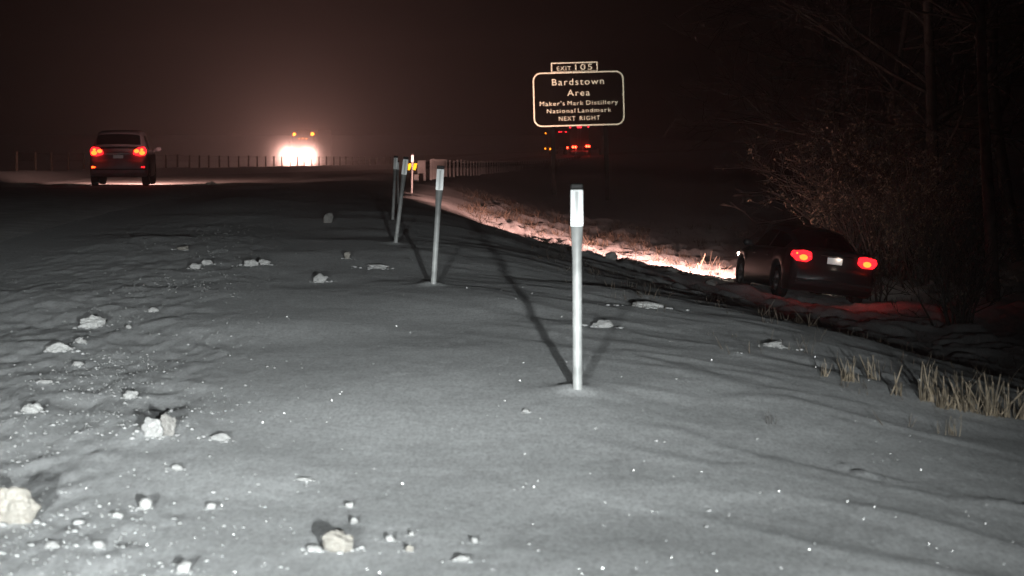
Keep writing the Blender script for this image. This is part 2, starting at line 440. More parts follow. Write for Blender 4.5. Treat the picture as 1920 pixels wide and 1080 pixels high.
def ribbon(name, u0, u1, y0, y1, lift, matn, ny=420, nu=26, rut=()):
    y = np.concatenate([np.linspace(y0, 200, ny), np.linspace(200, y1, 160)[1:]])
    u = np.linspace(u0, u1, nu)
    Xr = xs(y)[:, None] + u[None, :]; Yr = np.repeat(y[:, None], nu, 1)
    Zr = base(Yr) + lift + 0.012 * fbm(Xr * 0.9, Yr * 0.25, 3, 91)
    for e_, dz_ in ((0, .075), (1, .045), (2, .018)):
        Zr[:, e_] -= dz_; Zr[:, -1 - e_] -= dz_
    o = grid_mesh(name, np.stack([Xr, Yr, Zr], -1), matn)
    for p in (o.data,):
        pass
    tag(o, kind='structure'); return o
rd = ribbon('road', ROAD[0], ROAD[1], -60, 560, 0.0, 'snow_road'); rd.data.flip_normals()
ro = ribbon('opposite_road', OPP[0], OPP[1], -60, 560, 0.0, 'snow_road'); ro.data.flip_normals()

# ------------------------------------------------------------------ haze
hz = MB(); hz.box(-705, 705, -712, 700, -4.2, 23.0)
hm = bpy.data.materials.new('blowing_snow_haze'); hm.use_nodes = True
hn = hm.node_tree; hn.nodes.clear()
ho = hn.nodes.new('ShaderNodeOutputMaterial'); hv = hn.nodes.new('ShaderNodeVolumePrincipled')
hv.inputs['Color'].default_value = (0.93, 0.90, 0.90, 1)
hv.inputs['Density'].default_value = 0.0011
hv.inputs['Anisotropy'].default_value = 0.86
hn.links.new(hv.outputs[0], ho.inputs['Volume'])
hzo = hz.build('haze', hm); tag(hzo, kind='stuff')

# ------------------------------------------------------------------ lamps
def spot(name, parent, loc, direction, watts, size, blend, col, soft=0.08, cut=None):
    l = bpy.data.lights.new(name, 'SPOT'); l.energy = watts; l.spot_size = R(size); l.spot_blend = blend
    l.color = col; l.shadow_soft_size = soft
    o = link(name, l, parent, loc)
    o.rotation_euler = Vector(direction).to_track_quat('-Z', 'Y').to_euler()
    if cut:                                                   # low-beam pattern: weaker above the cut-off line
        l.use_nodes = True; nt = l.node_tree; em = nt.nodes['Emission']
        g = nt.nodes.new('ShaderNodeNewGeometry'); sx = nt.nodes.new('ShaderNodeSeparateXYZ')
        mr = nt.nodes.new('ShaderNodeMapRange'); mr.interpolation_type = 'SMOOTHSTEP'
        mr.inputs['From Min'].default_value = math.sin(R(cut[0])); mr.inputs['From Max'].default_value = math.sin(R(cut[1]))
        mr.inputs['To Min'].default_value = 1.0; mr.inputs['To Max'].default_value = cut[2]
        nt.links.new(g.outputs['Incoming'], sx.inputs[0]); nt.links.new(sx.outputs['Z'], mr.inputs['Value']); m2 = nt.nodes.new('ShaderNodeMapRange'); m2.interpolation_type = 'SMOOTHSTEP'
        m2.inputs['From Min'].default_value = math.sin(R(-9.0)); m2.inputs['From Max'].default_value = math.sin(R(-3.6))
        m2.inputs['To Min'].default_value = 0.38; m2.inputs['To Max'].default_value = 1.0
        mu = nt.nodes.new('ShaderNodeMath'); mu.operation = 'MULTIPLY'
        nt.links.new(sx.outputs['Z'], m2.inputs['Value']); nt.links.new(mr.outputs[0], mu.inputs[0]); nt.links.new(m2.outputs[0], mu.inputs[1])
        nt.links.new(mu.outputs[0], em.inputs['Strength'])
    return o
def glow(name, parent, loc, watts, col, soft=0.06):
    l = bpy.data.lights.new(name, 'POINT'); l.energy = watts; l.color = col; l.shadow_soft_size = soft
    return link(name, l, parent, loc)
WARM = (1.0, 0.52, 0.43)

# ------------------------------------------------------------------ cars
def interp(pts, y):
    a = np.array(pts); return np.interp(y, a[:, 0], a[:, 1])
def smooth1(v, k=2):
    ker = np.ones(2 * k + 1) / (2 * k + 1)
    return np.convolve(np.pad(v, k, mode='edge'), ker, mode='valid')
def make_car(root, S, paint, head='head', tails=True):
    L = S['L']
    ys = np.unique(np.concatenate([np.linspace(0, 0.35, 12), np.linspace(0.35, L - 0.4, 84), np.linspace(L - 0.4, L, 10)]))
    w = smooth1(interp(S['w'], ys), 1); zb = interp(S['zb'], ys); zt = smooth1(interp(S['zt'], ys), 1)
    arch = np.zeros_like(ys)
    for yw in S['axles']:
        q = S['arch'] ** 2 - (ys - yw) ** 2
        arch = np.maximum(arch, np.where(q > 0, np.sqrt(np.maximum(q, 0)) + S['rw'] , 0))
    zs = np.maximum(zb, arch); zs = np.minimum(zs, zt - 0.12)
    def ring(i):
        h = zt[i] - zs[i]; W = w[i]
        half = [(0, zb[i]), (0.58 * W, zb[i]), (0.60 * W, zs[i]), (0.94 * W, zs[i]), (0.985 * W, zs[i] + 0.05 * h), (1.0 * W, zs[i] + 0.30 * h), (0.995 * W, zs[i] + 0.55 * h), (0.985 * W, zs[i] + 0.62 * h), (0.965 * W, zs[i] + 0.86 * h), (0.92 * W, zs[i] + 0.96 * h), (0.80 * W, zt[i]), (0.4 * W, zt[i] + 0.02), (0, zt[i] + 0.025)]
        pts = [(x, ys[i], z) for x, z in half] + [(-x, ys[i], z) for x, z in half[-2:0:-1]]
        return pts
    rings = np.array([ring(i) for i in range(len(ys))])
    nu, nv = rings.shape[:2]
    mb = MB(); f = []
    for i in range(nu - 1):
        for j in range(nv): f.append((i * nv + j, (i + 1) * nv + j, (i + 1) * nv + (j + 1) % nv, i * nv + (j + 1) % nv))
    f.append(tuple(range(nv))); f.append(tuple(range((nu - 1) * nv + nv - 1, (nu - 1) * nv - 1, -1)))
    mb.add(rings.reshape(-1, 3), f)
    body = mb.build('body', paint, root, smooth=True)
    # greenhouse
    yc = np.linspace(S['cab'][0][0], S['cab'][-1][0], 61)
    zr = smooth1(interp(S['cab'], yc), 2); wl = interp(S['cabw'], yc); wt = interp(S['cabt'], yc)
    zl = interp(S['belt'], yc)
    zr = np.maximum(zr, zl + 0.01)
    def cring(k, out=0.0):
        res = []
        h = zr[k] - zl[k]
        half = [(wl[k], zl[k] - 0.05), (wl[k], zl[k]), (wl[k] + (wt[k] - wl[k]) * 0.85, zl[k] + 0.80 * h), (wl[k] + (wt[k] - wl[k]) * 1.0, zl[k] + 0.92 * h), (wt[k] * 0.86, zl[k] + 0.99 * h), (wt[k] * 0.45, zr[k] + 0.012), (0, zr[k] + 0.018)]
        return [(x, yc[k], z) for x, z in half] + [(-x, yc[k], z) for x, z in half[-2::-1]]
    cr = np.array([cring(k) for k in range(len(yc))])
    roof = grid_mesh('roof', cr, paint, root)
    # panes, a few millimetres proud of the pillars
    def pane(name, k0, k1, j0, j1, off):
        P = cr[k0:k1 + 1, j0:j1 + 1].copy()
        P = P + np.array(off)[None, None, :]
        o = grid_mesh(name, P, 'glass', root); return o
    ki = lambda y: int(np.argmin(np.abs(yc - y)))
    n = cr.shape[1]
    a, b, c, d = S['side_glass']
    for (p, q) in ((a, b), (c, d)):
        for sgn in (1, -1):
            J = (1, 2) if sgn > 0 else (n - 3, n - 2)
            Q = cr[ki(p):ki(q) + 1, J[0]:J[1] + 1].copy()
            mid = Q.mean(axis=1, keepdims=True); Q = mid + (Q - mid) * 0.88 + np.array([0.006 * sgn, 0, 0])
            grid_mesh('side_window', Q, 'glass', root)
    for nm, (p, q), sy in (('rear_window', S['rear_glass'], -1), ('windshield', S['wind'], 1)):
        Q = cr[ki(p):ki(q) + 1, 3:n - 3].copy(); cen = Q.mean(axis=1, keepdims=True)
        Q[:, :, 0] *= 0.97; Q = Q + np.array([0, 0.006 * sy, 0.007])
        grid_mesh(nm, Q, 'glass', root)
    # wheels
    for yw in S['axles']:
        for sgn in (1, -1):
            x = sgn * (S['w'][len(S['w']) // 2][1] - 0.13); r = S['rw']
            t = MB(); t.lathe_x([(-0.10, r * 0.62), (-0.115, r * 0.8), (-0.10, r * 0.95), (-0.06, r), (0.06, r), (0.10, r * 0.95), (0.115, r * 0.8), (0.10, r * 0.62), (-0.10, r * 0.62)], 32)
            wh = t.build('wheel', 'tyre', root, True, (x, yw, r))
            q = MB()
            q.lathe_x([(0.075 * sgn, 0.0), (0.075 * sgn, r * 0.16), (0.04 * sgn, r * 0.2), (0.035 * sgn, r * 0.5), (0.085 * sgn, r * 0.58), (0.08 * sgn, r * 0.63)], 24)
            for s5 in range(5):
                an = s5 * 2 * math.pi / 5
                q.tube([(0.07 * sgn, 0.08 * r * math.cos(an), 0.08 * r * math.sin(an)), (0.075 * sgn, 0.58 * r * math.cos(an), 0.58 * r * math.sin(an))], 0.035, 6)
            q.build('rim', 'rim', wh, True)
    # mirrors
    for sgn in (1, -1):
        m = MB(); xm, ym, zm = S['mirror']
        m.sphere((sgn * xm, ym, zm), 0.11, (1.0, 0.65, 0.72), 12, 8); m.tube([(sgn * (xm - 0.16), ym + 0.03, zm - 0.05), (sgn * (xm - 0.04), ym, zm - 0.02)], 0.03, 6)
        m.build('wing_mirror', paint, root, True)
    # door handles and seams
    for sgn in (1, -1):
        for yh in S['handles']:
            h = MB(); xx = interp(S['w'], yh) * 0.985 * sgn
            h.box(min(xx, xx + 0.03 * sgn), max(xx, xx + 0.03 * sgn), yh - 0.10, yh + 0.10, S['hz'], S['hz'] + 0.035, 0, 0.01)
            h.build('door_handle', paint, root)
    return body
def lamp_shape(pts, y0, y1, bev=0.012):
    """prism of an outline in x,z between y0 and y1 with softened rim"""
    bm = bmesh.new()
    f = bm.faces.new([bm.verts.new((x, y1, z)) for x, z in pts])
    r = bmesh.ops.extrude_face_region(bm, geom=[f]); vs_ = [g for g in r['geom'] if isinstance(g, bmesh.types.BMVert)]
    for v in vs_: v.co.y = y0
    bmesh.ops.recalc_face_normals(bm, faces=bm.faces[:])
    bmesh.ops.bevel(bm, geom=[e for e in bm.edges], offset=bev, segments=2, affect='EDGES')
    me = bpy.data.meshes.new('lamp'); bm.to_mesh(me); bm.free()
    me.polygons.foreach_set('use_smooth', [True] * len(me.polygons))
    return me
def add_lamp(name, pts, y0, y1, m, parent):
    me = lamp_shape(pts, y0, y1); me.materials.append(M[m]); me.name = name
    return link(name, me, parent)

SEDAN = dict(L=4.75, rw=0.33, arch=0.39, axles=(1.02, 3.80),
    w=[(0, .74), (.05, .82), (.14, .87), (.45, .905), (1.1, .915), (2.4, .92), (3.6, .915), (4.2, .88), (4.55, .79), (4.75, .62)],
    zb=[(0, .34), (.25, .22), (.6, .19), (4.2, .19), (4.6, .24), (4.75, .32)],
    zt=[(0, .64), (.05, .68), (.085, .74), (.10, .93), (.13, 1.03), (.25, 1.055), (.7, 1.03), (1.3, 1.0), (2.4, .97), (3.3, .94), (3.7, .90), (4.35, .79), (4.62, .69), (4.75, .56)],
    cab=[(.55, 1.03), (.85, 1.16), (1.25, 1.33), (1.7, 1.43), (2.2, 1.465), (2.65, 1.44), (2.95, 1.36), (3.4, 1.13), (3.75, .92)],
    cabw=[(.55, .70), (1.2, .84), (3.2, .84), (3.75, .74)], cabt=[(.55, .60), (1.3, .56), (2.2, .60), (2.8, .58), (3.75, .66)],
    belt=[(.55, 1.02), (1.3, .99), (2.4, .96), (3.3, .93), (3.75, .90)],
    side_glass=(1.05, 1.95, 2.03, 3.1), rear_glass=(.66, 1.5), wind=(2.85, 3.6), mirror=(1.0, 3.05, 1.0), handles=(1.75, 2.75), hz=.80)
SUV = dict(L=4.6, rw=0.36, arch=0.43, axles=(0.90, 3.58),
    w=[(0, .78), (.05, .85), (.14, .89), (.45, .905), (1.1, .915), (2.4, .92), (3.5, .915), (4.1, .88), (4.4, .80), (4.6, .64)],
    zb=[(0, .42), (.2, .33), (.6, .27), (4.0, .27), (4.45, .32), (4.6, .42)],
    zt=[(0, .74), (.05, .78), (.09, .84), (.10, 1.05), (.14, 1.14), (.5, 1.15), (1.4, 1.12), (2.4, 1.09), (3.3, 1.05), (3.7, 1.02), (4.3, .92), (4.5, .80), (4.6, .62)],
    cab=[(.13, 1.15), (.24, 1.34), (.36, 1.55), (.48, 1.65), (.8, 1.70), (1.6, 1.725), (2.4, 1.70), (2.8, 1.62), (3.3, 1.33), (3.75, 1.03)],
    cabw=[(.13, .80), (.6, .86), (3.2, .86), (3.75, .76)], cabt=[(.13, .72), (.5, .66), (1.6, .68), (2.8, .64), (3.75, .68)],
    belt=[(.13, 1.13), (1.3, 1.10), (2.4, 1.07), (3.3, 1.04), (3.75, 1.01)],
    side_glass=(.95, 1.9, 1.98, 3.0), rear_glass=(.17, .46), wind=(2.75, 3.55), mirror=(1.03, 2.95, 1.13), handles=(1.7, 2.65), hz=.92)

# the slid-off sedan
sd_y = 57.5; sd_x = px_at(1558, sd_y)
sedan = empty('sedan', (sd_x, sd_y, 0), rz=R(10.5), ry=R(7.0), rx=R(0.5))
sedan.location.z = tz(sd_x - 0.4, sd_y + 2.0) - 0.10
tag(sedan, 'dark sedan slid nose first off the shoulder, red tail lights glowing beside the bushes', 'car')
make_car(sedan, SEDAN, 'sedan_paint')
for sgn in (1, -1):
    o = [(.48, .86), (.50, .99), (.62, 1.02), (.84, .99), (.875, .90), (.80, .80), (.58, .79)]
    pts = [(sgn * x, z) for x, z in o]
    lens = add_lamp('tail_light', pts, 0.035, 0.26, 'red_lens', sedan)
    b = MB(); b.sphere((sgn * .66, .03, .875), .072, (1.2, .3, .8)); b.build('bulb', 'red_bulb', lens, True)
    b = MB(); b.sphere((sgn * .80, .05, .945), .045, (1.0, .4, .9)); b.build('bulb', 'red_bulb' if sgn < 0 else 'red_dim', lens, True)
    spot('tail_glow', sedan, (sgn * .68, -0.06, .88), (0, -1, -.1), 5, 150, 1.0, (1, .03, .03), .06)
    hl = add_lamp('headlight', [(sgn * x, z) for x, z in [(.45, .62), (.47, .70), (.70, .76), (.80, .74), (.76, .63)]], 4.35, 4.56, 'head', sedan)
    spot('headlight_beam', sedan, (sgn * .62, 4.80, .66), (-0.13, 1, -0.018), 24000, 37, 1.0, WARM)
p = MB(); p.box(-.155, .155, 0.055, 0.075, .80, .93, 0, .006); pl = p.build('number_plate', 'plate', sedan)
p = MB(); p.box(-.30, .36, 0.03, 0.09, .945, .975, 0, .008); p.build('plate_trim', 'chrome', sedan)
gl = glow('plate_lamp_glow', sedan, (.06, -0.015, .925), 0.35, (1, .78, .62), .01)
p = MB(); p.box(-.80, .80, -0.012, 0.03, .40, .46, 0, .012); p.build('bumper_trim', 'trim', sedan)

# the SUV in the lane
sv_y = 90.0; sv_x = px_at(222, sv_y)
suv = empty('suv', (sv_x, sv_y, float(base(sv_y)) + 0.0), rz=R(3.0))
tag(suv, 'grey SUV driving away in the lane on the left, tail lights lit', 'car')
make_car(suv, SUV, 'suv_paint')
for sgn in (1, -1):
    pts = [(sgn * x, z) for x, z in [(.46, .99), (.48, 1.10), (.62, 1.20), (.80, 1.22), (.87, 1.10), (.84, .96), (.66, .93)]]
    lens = add_lamp('tail_light', pts, 0.03, 0.26, 'red_lens', suv)
    for (x, z, r) in ((.74, 1.03, .080), (.57, 1.085, .070), (.73, 1.13, .045)):
        b = MB(); b.sphere((sgn * x, .03, z), r, (1.15, .35, .85)); b.build('bulb', 'red_bulb', lens, True)
    spot('tail_glow', suv, (sgn * .66, -0.08, 1.07), (0, -1, -.1), 2, 150, 1.0, (1, .03, .03), .06)
    r_ = add_lamp('glowing_reflector', [(sgn * .70, .56), (sgn * .82, .56), (sgn * .82, .62), (sgn * .70, .62)], -0.01, 0.08, 'red_bulb' if sgn < 0 else 'red_lens', suv)  # red glow put into the bumper reflectors as emission
    add_lamp('headlight', [(sgn * x, z) for x, z in [(.45, .70), (.47, .84), (.70, .90), (.80, .88), (.76, .72)]], 4.2, 4.44, 'head', suv)
    spot('headlight_beam', suv, (sgn * .62, 4.66, .78), (-0.01, 1, -0.012), 5500, 50, 1.0, WARM)
p = MB(); p.box(-.155, .155, 0.06, 0.085, .86, .965, 0, .006); p.build('number_plate', 'plate', suv)
p = MB(); p.box(-.40, .40, 0.05, 0.09, .985, 1.015, 0, .008); p.build('tailgate_trim', 'chrome', suv)
p = MB(); p.box(-.84, .84, -0.014, 0.05, .50, .54, 0, .012); p.build('bumper_trim', 'trim', suv)
p = MB(); p.tube([(0.0, .14, 1.2), (.3, .10, 1.22)], .012, 6); p.build('rear_wiper', 'trim', suv)

# the photographer's own vehicle: its two headlamps light the foreground and throw both post shadows
own = empty('parked_suv', (0.0, -1.05, 0), rz=0.0)
own.scale = (1.2, 1.2, 1.2); own.location = (0.0, -1.0 - 4.6 * 1.2 - 0.1, tz(0, -4))
tag(own, 'charcoal SUV parked behind the camera with both headlights on', 'car')
make_car(own, SUV, 'dark_paint')
for sgn, wts in ((1, 1.0), (-1, 0.62)):
    add_lamp('headlight', [(sgn * x, z) for x, z in [(.50, .76), (.52, .92), (.72, .97), (.82, .95), (.78, .78)]], 4.15, 4.42, 'head_cool', own)
    add_lamp('tail_light', [(sgn * x, z) for x, z in [(.46, .99), (.48, 1.10), (.62, 1.20), (.80, 1.22), (.87, 1.10), (.84, .96), (.66, .93)]], 0.03, 0.26, 'red_lens', own)
    spot('headlight_beam', own, (sgn * .68, 4.66, .90), (-0.082, 1, -0.018), 18500 * wts, 29.5, 1.0, (0.955, 1.0, 0.99), 0.055, (-2.1, 0.0, 0.13))

# ------------------------------------------------------------------ trucks
def wheel_at(root, x, y, r, wd=0.25, dual=False):
    t = MB(); t.lathe_x([(-wd / 2, r * .55), (-wd / 2, r * .92), (-wd * .35, r), (wd * .35, r), (wd / 2, r * .92), (wd / 2, r * .55), (-wd / 2, r * .55)], 24)
    w = t.build('wheel', 'tyre', root, True, (x, y, r))
    q = MB(); q.lathe_x([(-wd * .3, 0.001), (-wd * .3, r * .3), (0, r * .5), (wd * .3, r * .3), (wd * .3, 0.001)], 16); q.build('rim', 'rim', w, True)
def light_dot(root, name, x, y, z, r, m, sx=1.0):
    b = MB(); b.sphere((x, y, z), r, (sx, .5, 1.0), 8, 6); return b.build(name, m, root, True)

# oncoming lorry (its front faces the camera: local -y)
on_y = 311.0; on_x = px_at(566, on_y)
lorry = empty('oncoming_lorry', (on_x, on_y, float(base(on_y)) + 0.02), rz=R(-3.0))
tag(lorry, 'oncoming lorry with dazzling headlights and two amber cab lamps', 'truck')
m = MB(); m.box(-1.18, 1.18, 1.0, 3.4, 1.0, 3.35, 0, .12); m.build('cab', 'cab_paint', lorry)
m = MB(); m.box(-.95, .95, -.85, 1.05, .95, 1.95, 0, .14); m.build('hood', 'cab_paint', lorry)
m = MB(); m.box(-1.05, 1.05, .985, 1.02, 2.05, 2.95, 0, .01); m.build('windshield', 'glass', lorry)
m = MB(); m.box(-1.2, 1.2, -1.0, -.78, .45, .82, 0, .05); m.build('bumper', 'chrome', lorry)
g = MB(); g.box(-.6, .6, -.89, -.84, 1.0, 1.75, 0, .02); gr = g.build('grille', 'chrome', lorry)
for i in range(6):
    g = MB(); g.box(-.55 + i * .2, -.47 + i * .2, -.915, -.885, 1.05, 1.7); g.build('grille_bar', 'trim', gr)
m = MB(); m.box(-1.28, 1.28, 3.9, 16.5, 1.05, 4.0, 0, .05); m.build('trailer_body', 'trailer', lorry)
for sgn in (1, -1):
    m = MB(); m.box(sgn * 1.03 - .22, sgn * 1.03 + .22, -.6, .95, .95, 1.4, 0, .1); m.build('wing', 'cab_paint', lorry)
    m = MB(); m.box(sgn * 1.45 - .1, sgn * 1.45 + .1, 1.2, 1.3, 2.0, 2.8, 0, .03); m.tube([(sgn * 1.15, 1.3, 2.6), (sgn * 1.45, 1.25, 2.6)], .03, 6); m.build('wing_mirror', 'trim', lorry)
    for y in (0.1, 4.6, 5.9, 14.0, 15.3): wheel_at(lorry, sgn * 1.08, y, .5, .3)
    hd = MB(); hd.sphere((sgn * .92, -.72, 1.12), .20, (1.1, .5, .9), 14, 8); hd.build('headlight', 'head', lorry, True)
    spot('headlight_beam', lorry, (sgn * .92, -1.0, 1.12), (0.045 + 0.0 * sgn, -1, 0.006), 16500, 44, 1.0, WARM, .12)
light_dot(lorry, 'cab_lamp', -.93, 1.15, 3.52, .14, 'amber_cab'); light_dot(lorry, 'cab_lamp', 1.02, 1.15, 3.55, .15, 'amber_cab', 1.2)
sp = MB(); sp.sphere((0, 0, 0), 1.0, (9.0, 10.0, 6.6), 32, 20)  # mist volume added round the lorry front to imitate headlight lens bloom
spm = bpy.data.materials.new('bloom_mist'); spm.use_nodes = True
sn = spm.node_tree; sn.nodes.clear(); so = sn.nodes.new('ShaderNodeOutputMaterial'); sv_ = sn.nodes.new('ShaderNodeVolumePrincipled')
sv_.inputs['Color'].default_value = (0.95, 0.92, 0.92, 1); sv_.inputs['Anisotropy'].default_value = 0.5
stc = sn.nodes.new('ShaderNodeTexCoord'); smp = sn.nodes.new('ShaderNodeMapping'); smp.vector_type = 'POINT'; smp.inputs['Scale'].default_value = (1 / 9.0, 1 / 10.0, 1 / 6.6)
sln = sn.nodes.new('ShaderNodeVectorMath'); sln.operation = 'LENGTH'
srp = sn.nodes.new('ShaderNodeMapRange'); srp.inputs['From Min'].default_value = 1.0; srp.inputs['From Max'].default_value = 0.0; srp.inputs['To Min'].default_value = 0.0; srp.inputs['To Max'].default_value = 1.0
spw = sn.nodes.new('ShaderNodeMath'); spw.operation = 'POWER'; spw.inputs[1].default_value = 2.6
smu = sn.nodes.new('ShaderNodeMath'); smu.operation = 'MULTIPLY'; smu.inputs[1].default_value = 0.30
for a_, b_ in ((stc.outputs['Object'], smp.inputs['Vector']), (smp.outputs[0], sln.inputs[0]), (sln.outputs['Value'], srp.inputs['Value']), (srp.outputs[0], spw.inputs[0]), (spw.outputs[0], smu.inputs[0]), (smu.outputs[0], sv_.inputs['Density']), (sv_.outputs[0], so.inputs['Volume'])): sn.links.new(a_, b_)
spo = sp.build('bloom_mist', spm, None, True, (on_x + .15, on_y - 3.4, lorry.location.z + 1.25))
tag(spo, 'added mist cloud imitating headlight bloom round the front of the lorry', 'bloom mist', kind='stuff')
for x in (-.4, .0, .4): light_dot(lorry, 'sun_visor_lamp', x, 0.95, 3.05, .07, 'amber')

def far_truck(name, label, px, d, rz, wd, ht, ln, lamps, zoff=0.0):
    x = px_at(px, d)
    t = empty(name, (x, d, float(base(d)) + 0.02 + zoff), rz=rz); tag(t, label, 'truck')
    h = wd / 2
    m = MB(); m.box(-h, h, 0, ln, 1.1, ht, 0, .04); bd = m.build('cargo_box', 'trailer', t)
    for sgn in (1, -1):
        m = MB(); m.box(sgn * h * .5 - h * .46, sgn * h * .5 + h * .46, -.03, -.004, 1.2, ht - .15, 0, .01); dr = m.build('rear_door', 'trailer', t)
        m = MB(); m.tube([(sgn * .18, -.05, 1.25), (sgn * .18, -.05, ht - .2)], .02, 6); m.build('door_bar', 'galv', dr)
        for y in (1.6, 2.9): wheel_at(t, sgn * (h - .2), y, .5, .3)
        wheel_at(t, sgn * (h - .2), ln + 1.6, .5, .3)
    m = MB(); m.box(-h + .1, h - .1, -.02, .1, .55, .68, 0, .02)
    for x_ in (-.5, .5): m.box(x_ - .05, x_ + .05, 0, .1, .66, 1.12)
    m.build('underride_guard', 'galv', t)
    m = MB(); m.box(-1.15, 1.15, ln + .5, ln + 3.4, .9, min(ht, 3.2), 0, .12); m.build('cab', 'cab_paint', t)
    m = MB(); m.box(-.45, .45, 0.4, ln + 3.0, .75, 1.05); m.build('chassis', 'trim', t)
    for (nm, lx, lz, r, mm) in lamps: light_dot(t, nm, lx, -.06, lz, r, mm)
    return t
k = 394 / FPX
def lz(py, d=394): return (pz_at(py, d) - float(base(d)))
semi = far_truck('semi_trailer', 'tall semi trailer far ahead under the sign with bright red tail lights and roof markers', 1086, 394, R(-8.5), 2.6, 4.05, 13.5,
    [('marker_light', -1.24, lz(239.5), .095, 'red_far')] + [('marker_light', x, lz(239), .095, 'red_far') for x in (-.22, 0, .22)] + [('marker_light', 1.24, lz(238.5), .095, 'red_far')] +
    [('tail_light', x, lz(276), .15, 'red_far2') for x in (-.85, -.50)] + [('tail_light', x, lz(274.5), .15, 'red_far2') for x in (1.0, 1.33)] + [('tail_light', -1.6, lz(277), .12, 'red_far2')])
glow('tail_glow', semi, (-.7, -.4, 1.1), 18, (1, .03, .03)); glow('tail_glow', semi, (1.1, -.4, 1.1), 18, (1, .03, .03))
util = far_truck('work_truck', 'lower work truck far ahead left of the tall trailer, with amber and red lamps', 1042, 415, R(-9), 2.5, 3.25, 6.5,
    [('marker_light', -1.45, lz(250, 415), .085, 'amber')] + [('marker_light', x, lz(247.5, 415), .075, 'red_far') for x in (-.45, .5, .82, 1.45)] +
    [('tail_light', -1.5, lz(279, 415), .10, 'amber'), ('tail_light', -.8, lz(279.5, 415), .10, 'amber')])

# ------------------------------------------------------------------ roadside posts
def delineator(px, py, hpx, lean, label, i):
    x, y, z = ground_at(px, py)
    h = hpx * y / FPX
    root = empty('delineator_post', (x, y, z - 0.06), ry=lean[0], rx=lean[1])
    tag(root, label, 'marker post', 'delineator posts along the verge')
    h += 0.06
    zt0 = h * 0.81; n = 20
    m = MB(); prof = [(0, .026, .026), (h * .55, .026, .025), (h * .66, .0255, .022), (h * .74, .030, .014), (zt0, .033, .009), (h - .015, .033, .009)]
    v = []; f = []
    for (zz, a, b) in prof:
        for kx in range(n):
            an = 2 * math.pi * kx / n; v.append((a * math.cos(an), b * math.sin(an), zz))
    for i_ in range(len(prof) - 1):
        for kx in range(n): f.append((i_ * n + kx, i_ * n + (kx + 1) % n, (i_ + 1) * n + (kx + 1) % n, (i_ + 1) * n + kx))
    f.append(tuple(range((len(prof) - 1) * n, len(prof) * n)))
    m.add(v, f); m.build('post', 'post', root, True)
    c = MB(); c.box(-.0345, .0345, -.016, .016, h - .022, h + .008, 0, .006); c.build('cap', 'cap', root)
    s = MB(); s.box(-.0335, .0335, -.0165, -.010, zt0, h - .026, 0, .002); sh = s.build('reflector', 'reflector', root)
    g = MB(); g.box(-.009, .009, -.0185, -.0160, zt0 + .004, h - .035, 0, .001); g.build('reflector_groove', 'reflector_mid', sh)
    return root
POSTS = [(1083, 730, 383, (R(-.3), 0), 'nearest white marker post, tallest and brightest, standing upright in the snow'),
         (812, 533, 221, (R(3.6), 0), 'second nearest marker post, leaning slightly to the right'),
         (741, 455, 161, (R(7), 0), 'third nearest marker post, leaning most to the right'),
         (736, 412, 119, (R(3), 0), 'fourth nearest marker post, left of the leaning one'),
         (747, 382, 80, (R(-1), 0), 'fifth marker post, thin and lit pink behind the fourth'),
         (772, 362, 73, (R(1.2), 0), 'farthest marker post, thin and pink lit in front of the striped marker')]
for i, (a, b, c, l, lab) in enumerate(POSTS): delineator(a, b, c, l, lab, i)

# ------------------------------------------------------------------ exit sign
SG = 157.0
sx_ = px_at(1090, SG); q = SG / FPX
sgn_root = empty('exit_sign', (sx_, SG, tz(sx_, SG)), ry=R(-1.6))
tag(sgn_root, 'brown highway exit sign with pale lettering and border on two posts', 'road sign')
z0 = sgn_root.location.z
def zz(py): return pz_at(py, SG) - z0
def rounded(cx, cz, w, h, r, n=8):
    pts = []
    for (sx2, sz2, a0) in ((1, 1, 0), (-1, 1, 90), (-1, -1, 180), (1, -1, 270)):
        for i in range(n + 1):
            a = R(a0 + 90 * i / n); pts.append((cx + sx2 * (w / 2 - r) + r * math.cos(a), cz + sz2 * (h / 2 - r) + r * math.sin(a)))
    return pts
def plate(name, outline, y0, y1, m, parent):
    mb = MB(); n = len(outline)
    v = [(x, y0, z) for x, z in outline] + [(x, y1, z) for x, z in outline]
    f = [tuple(range(n)), tuple(range(2 * n - 1, n - 1, -1))] + [(i, n + i, n + (i + 1) % n, (i + 1) % n) for i in range(n)]
    mb.add(v, f); return mb.build(name, m, parent)
def frame(name, o1, o2, y0, y1, m, parent):
    mb = MB(); n = len(o1)
    v = [(x, y0, z) for x, z in o1] + [(x, y0, z) for x, z in o2] + [(x, y1, z) for x, z in o1] + [(x, y1, z) for x, z in o2]
    f = []
    for i in range(n):
        j = (i + 1) % n
        f += [(i, j, n + j, n + i), (i, 2 * n + i, 2 * n + j, j), (n + i, n + j, 3 * n + j, 3 * n + i)]
    mb.add(v, f); return mb.build(name, m, parent)
Wm = 171 * q; top = zz(134.5); bot = zz(236.5); Hm = top - bot; cz = (top + bot) / 2
panel = plate('sign_panel', rounded(0, cz, Wm, Hm, .46), 0, .06, 'sign_face', sgn_root)
frame('border', rounded(0, cz, Wm - .02, Hm - .02, .45), rounded(0, cz, Wm - .16, Hm - .16, .38), -.012, -.003, 'sign_ink', panel)
tabx = -6.5 * q; tw = 88 * q; t0 = top + .012; t1 = zz(116.5)
tab = plate('exit_tab', [(tabx + tw / 2, t0), (tabx + tw / 2, t1), (tabx - tw / 2, t1), (tabx - tw / 2, t0)], .004, .06, 'sign_face', sgn_root)
def rect(cx, w, a, b): return [(cx + w / 2, a), (cx + w / 2, b), (cx - w / 2, b), (cx - w / 2, a)]
frame('border', rect(tabx, tw - .02, t0, t1 - .01), rect(tabx, tw - .14, t0 + .02, t1 - .07), -.012, -.003, 'sign_ink', tab)
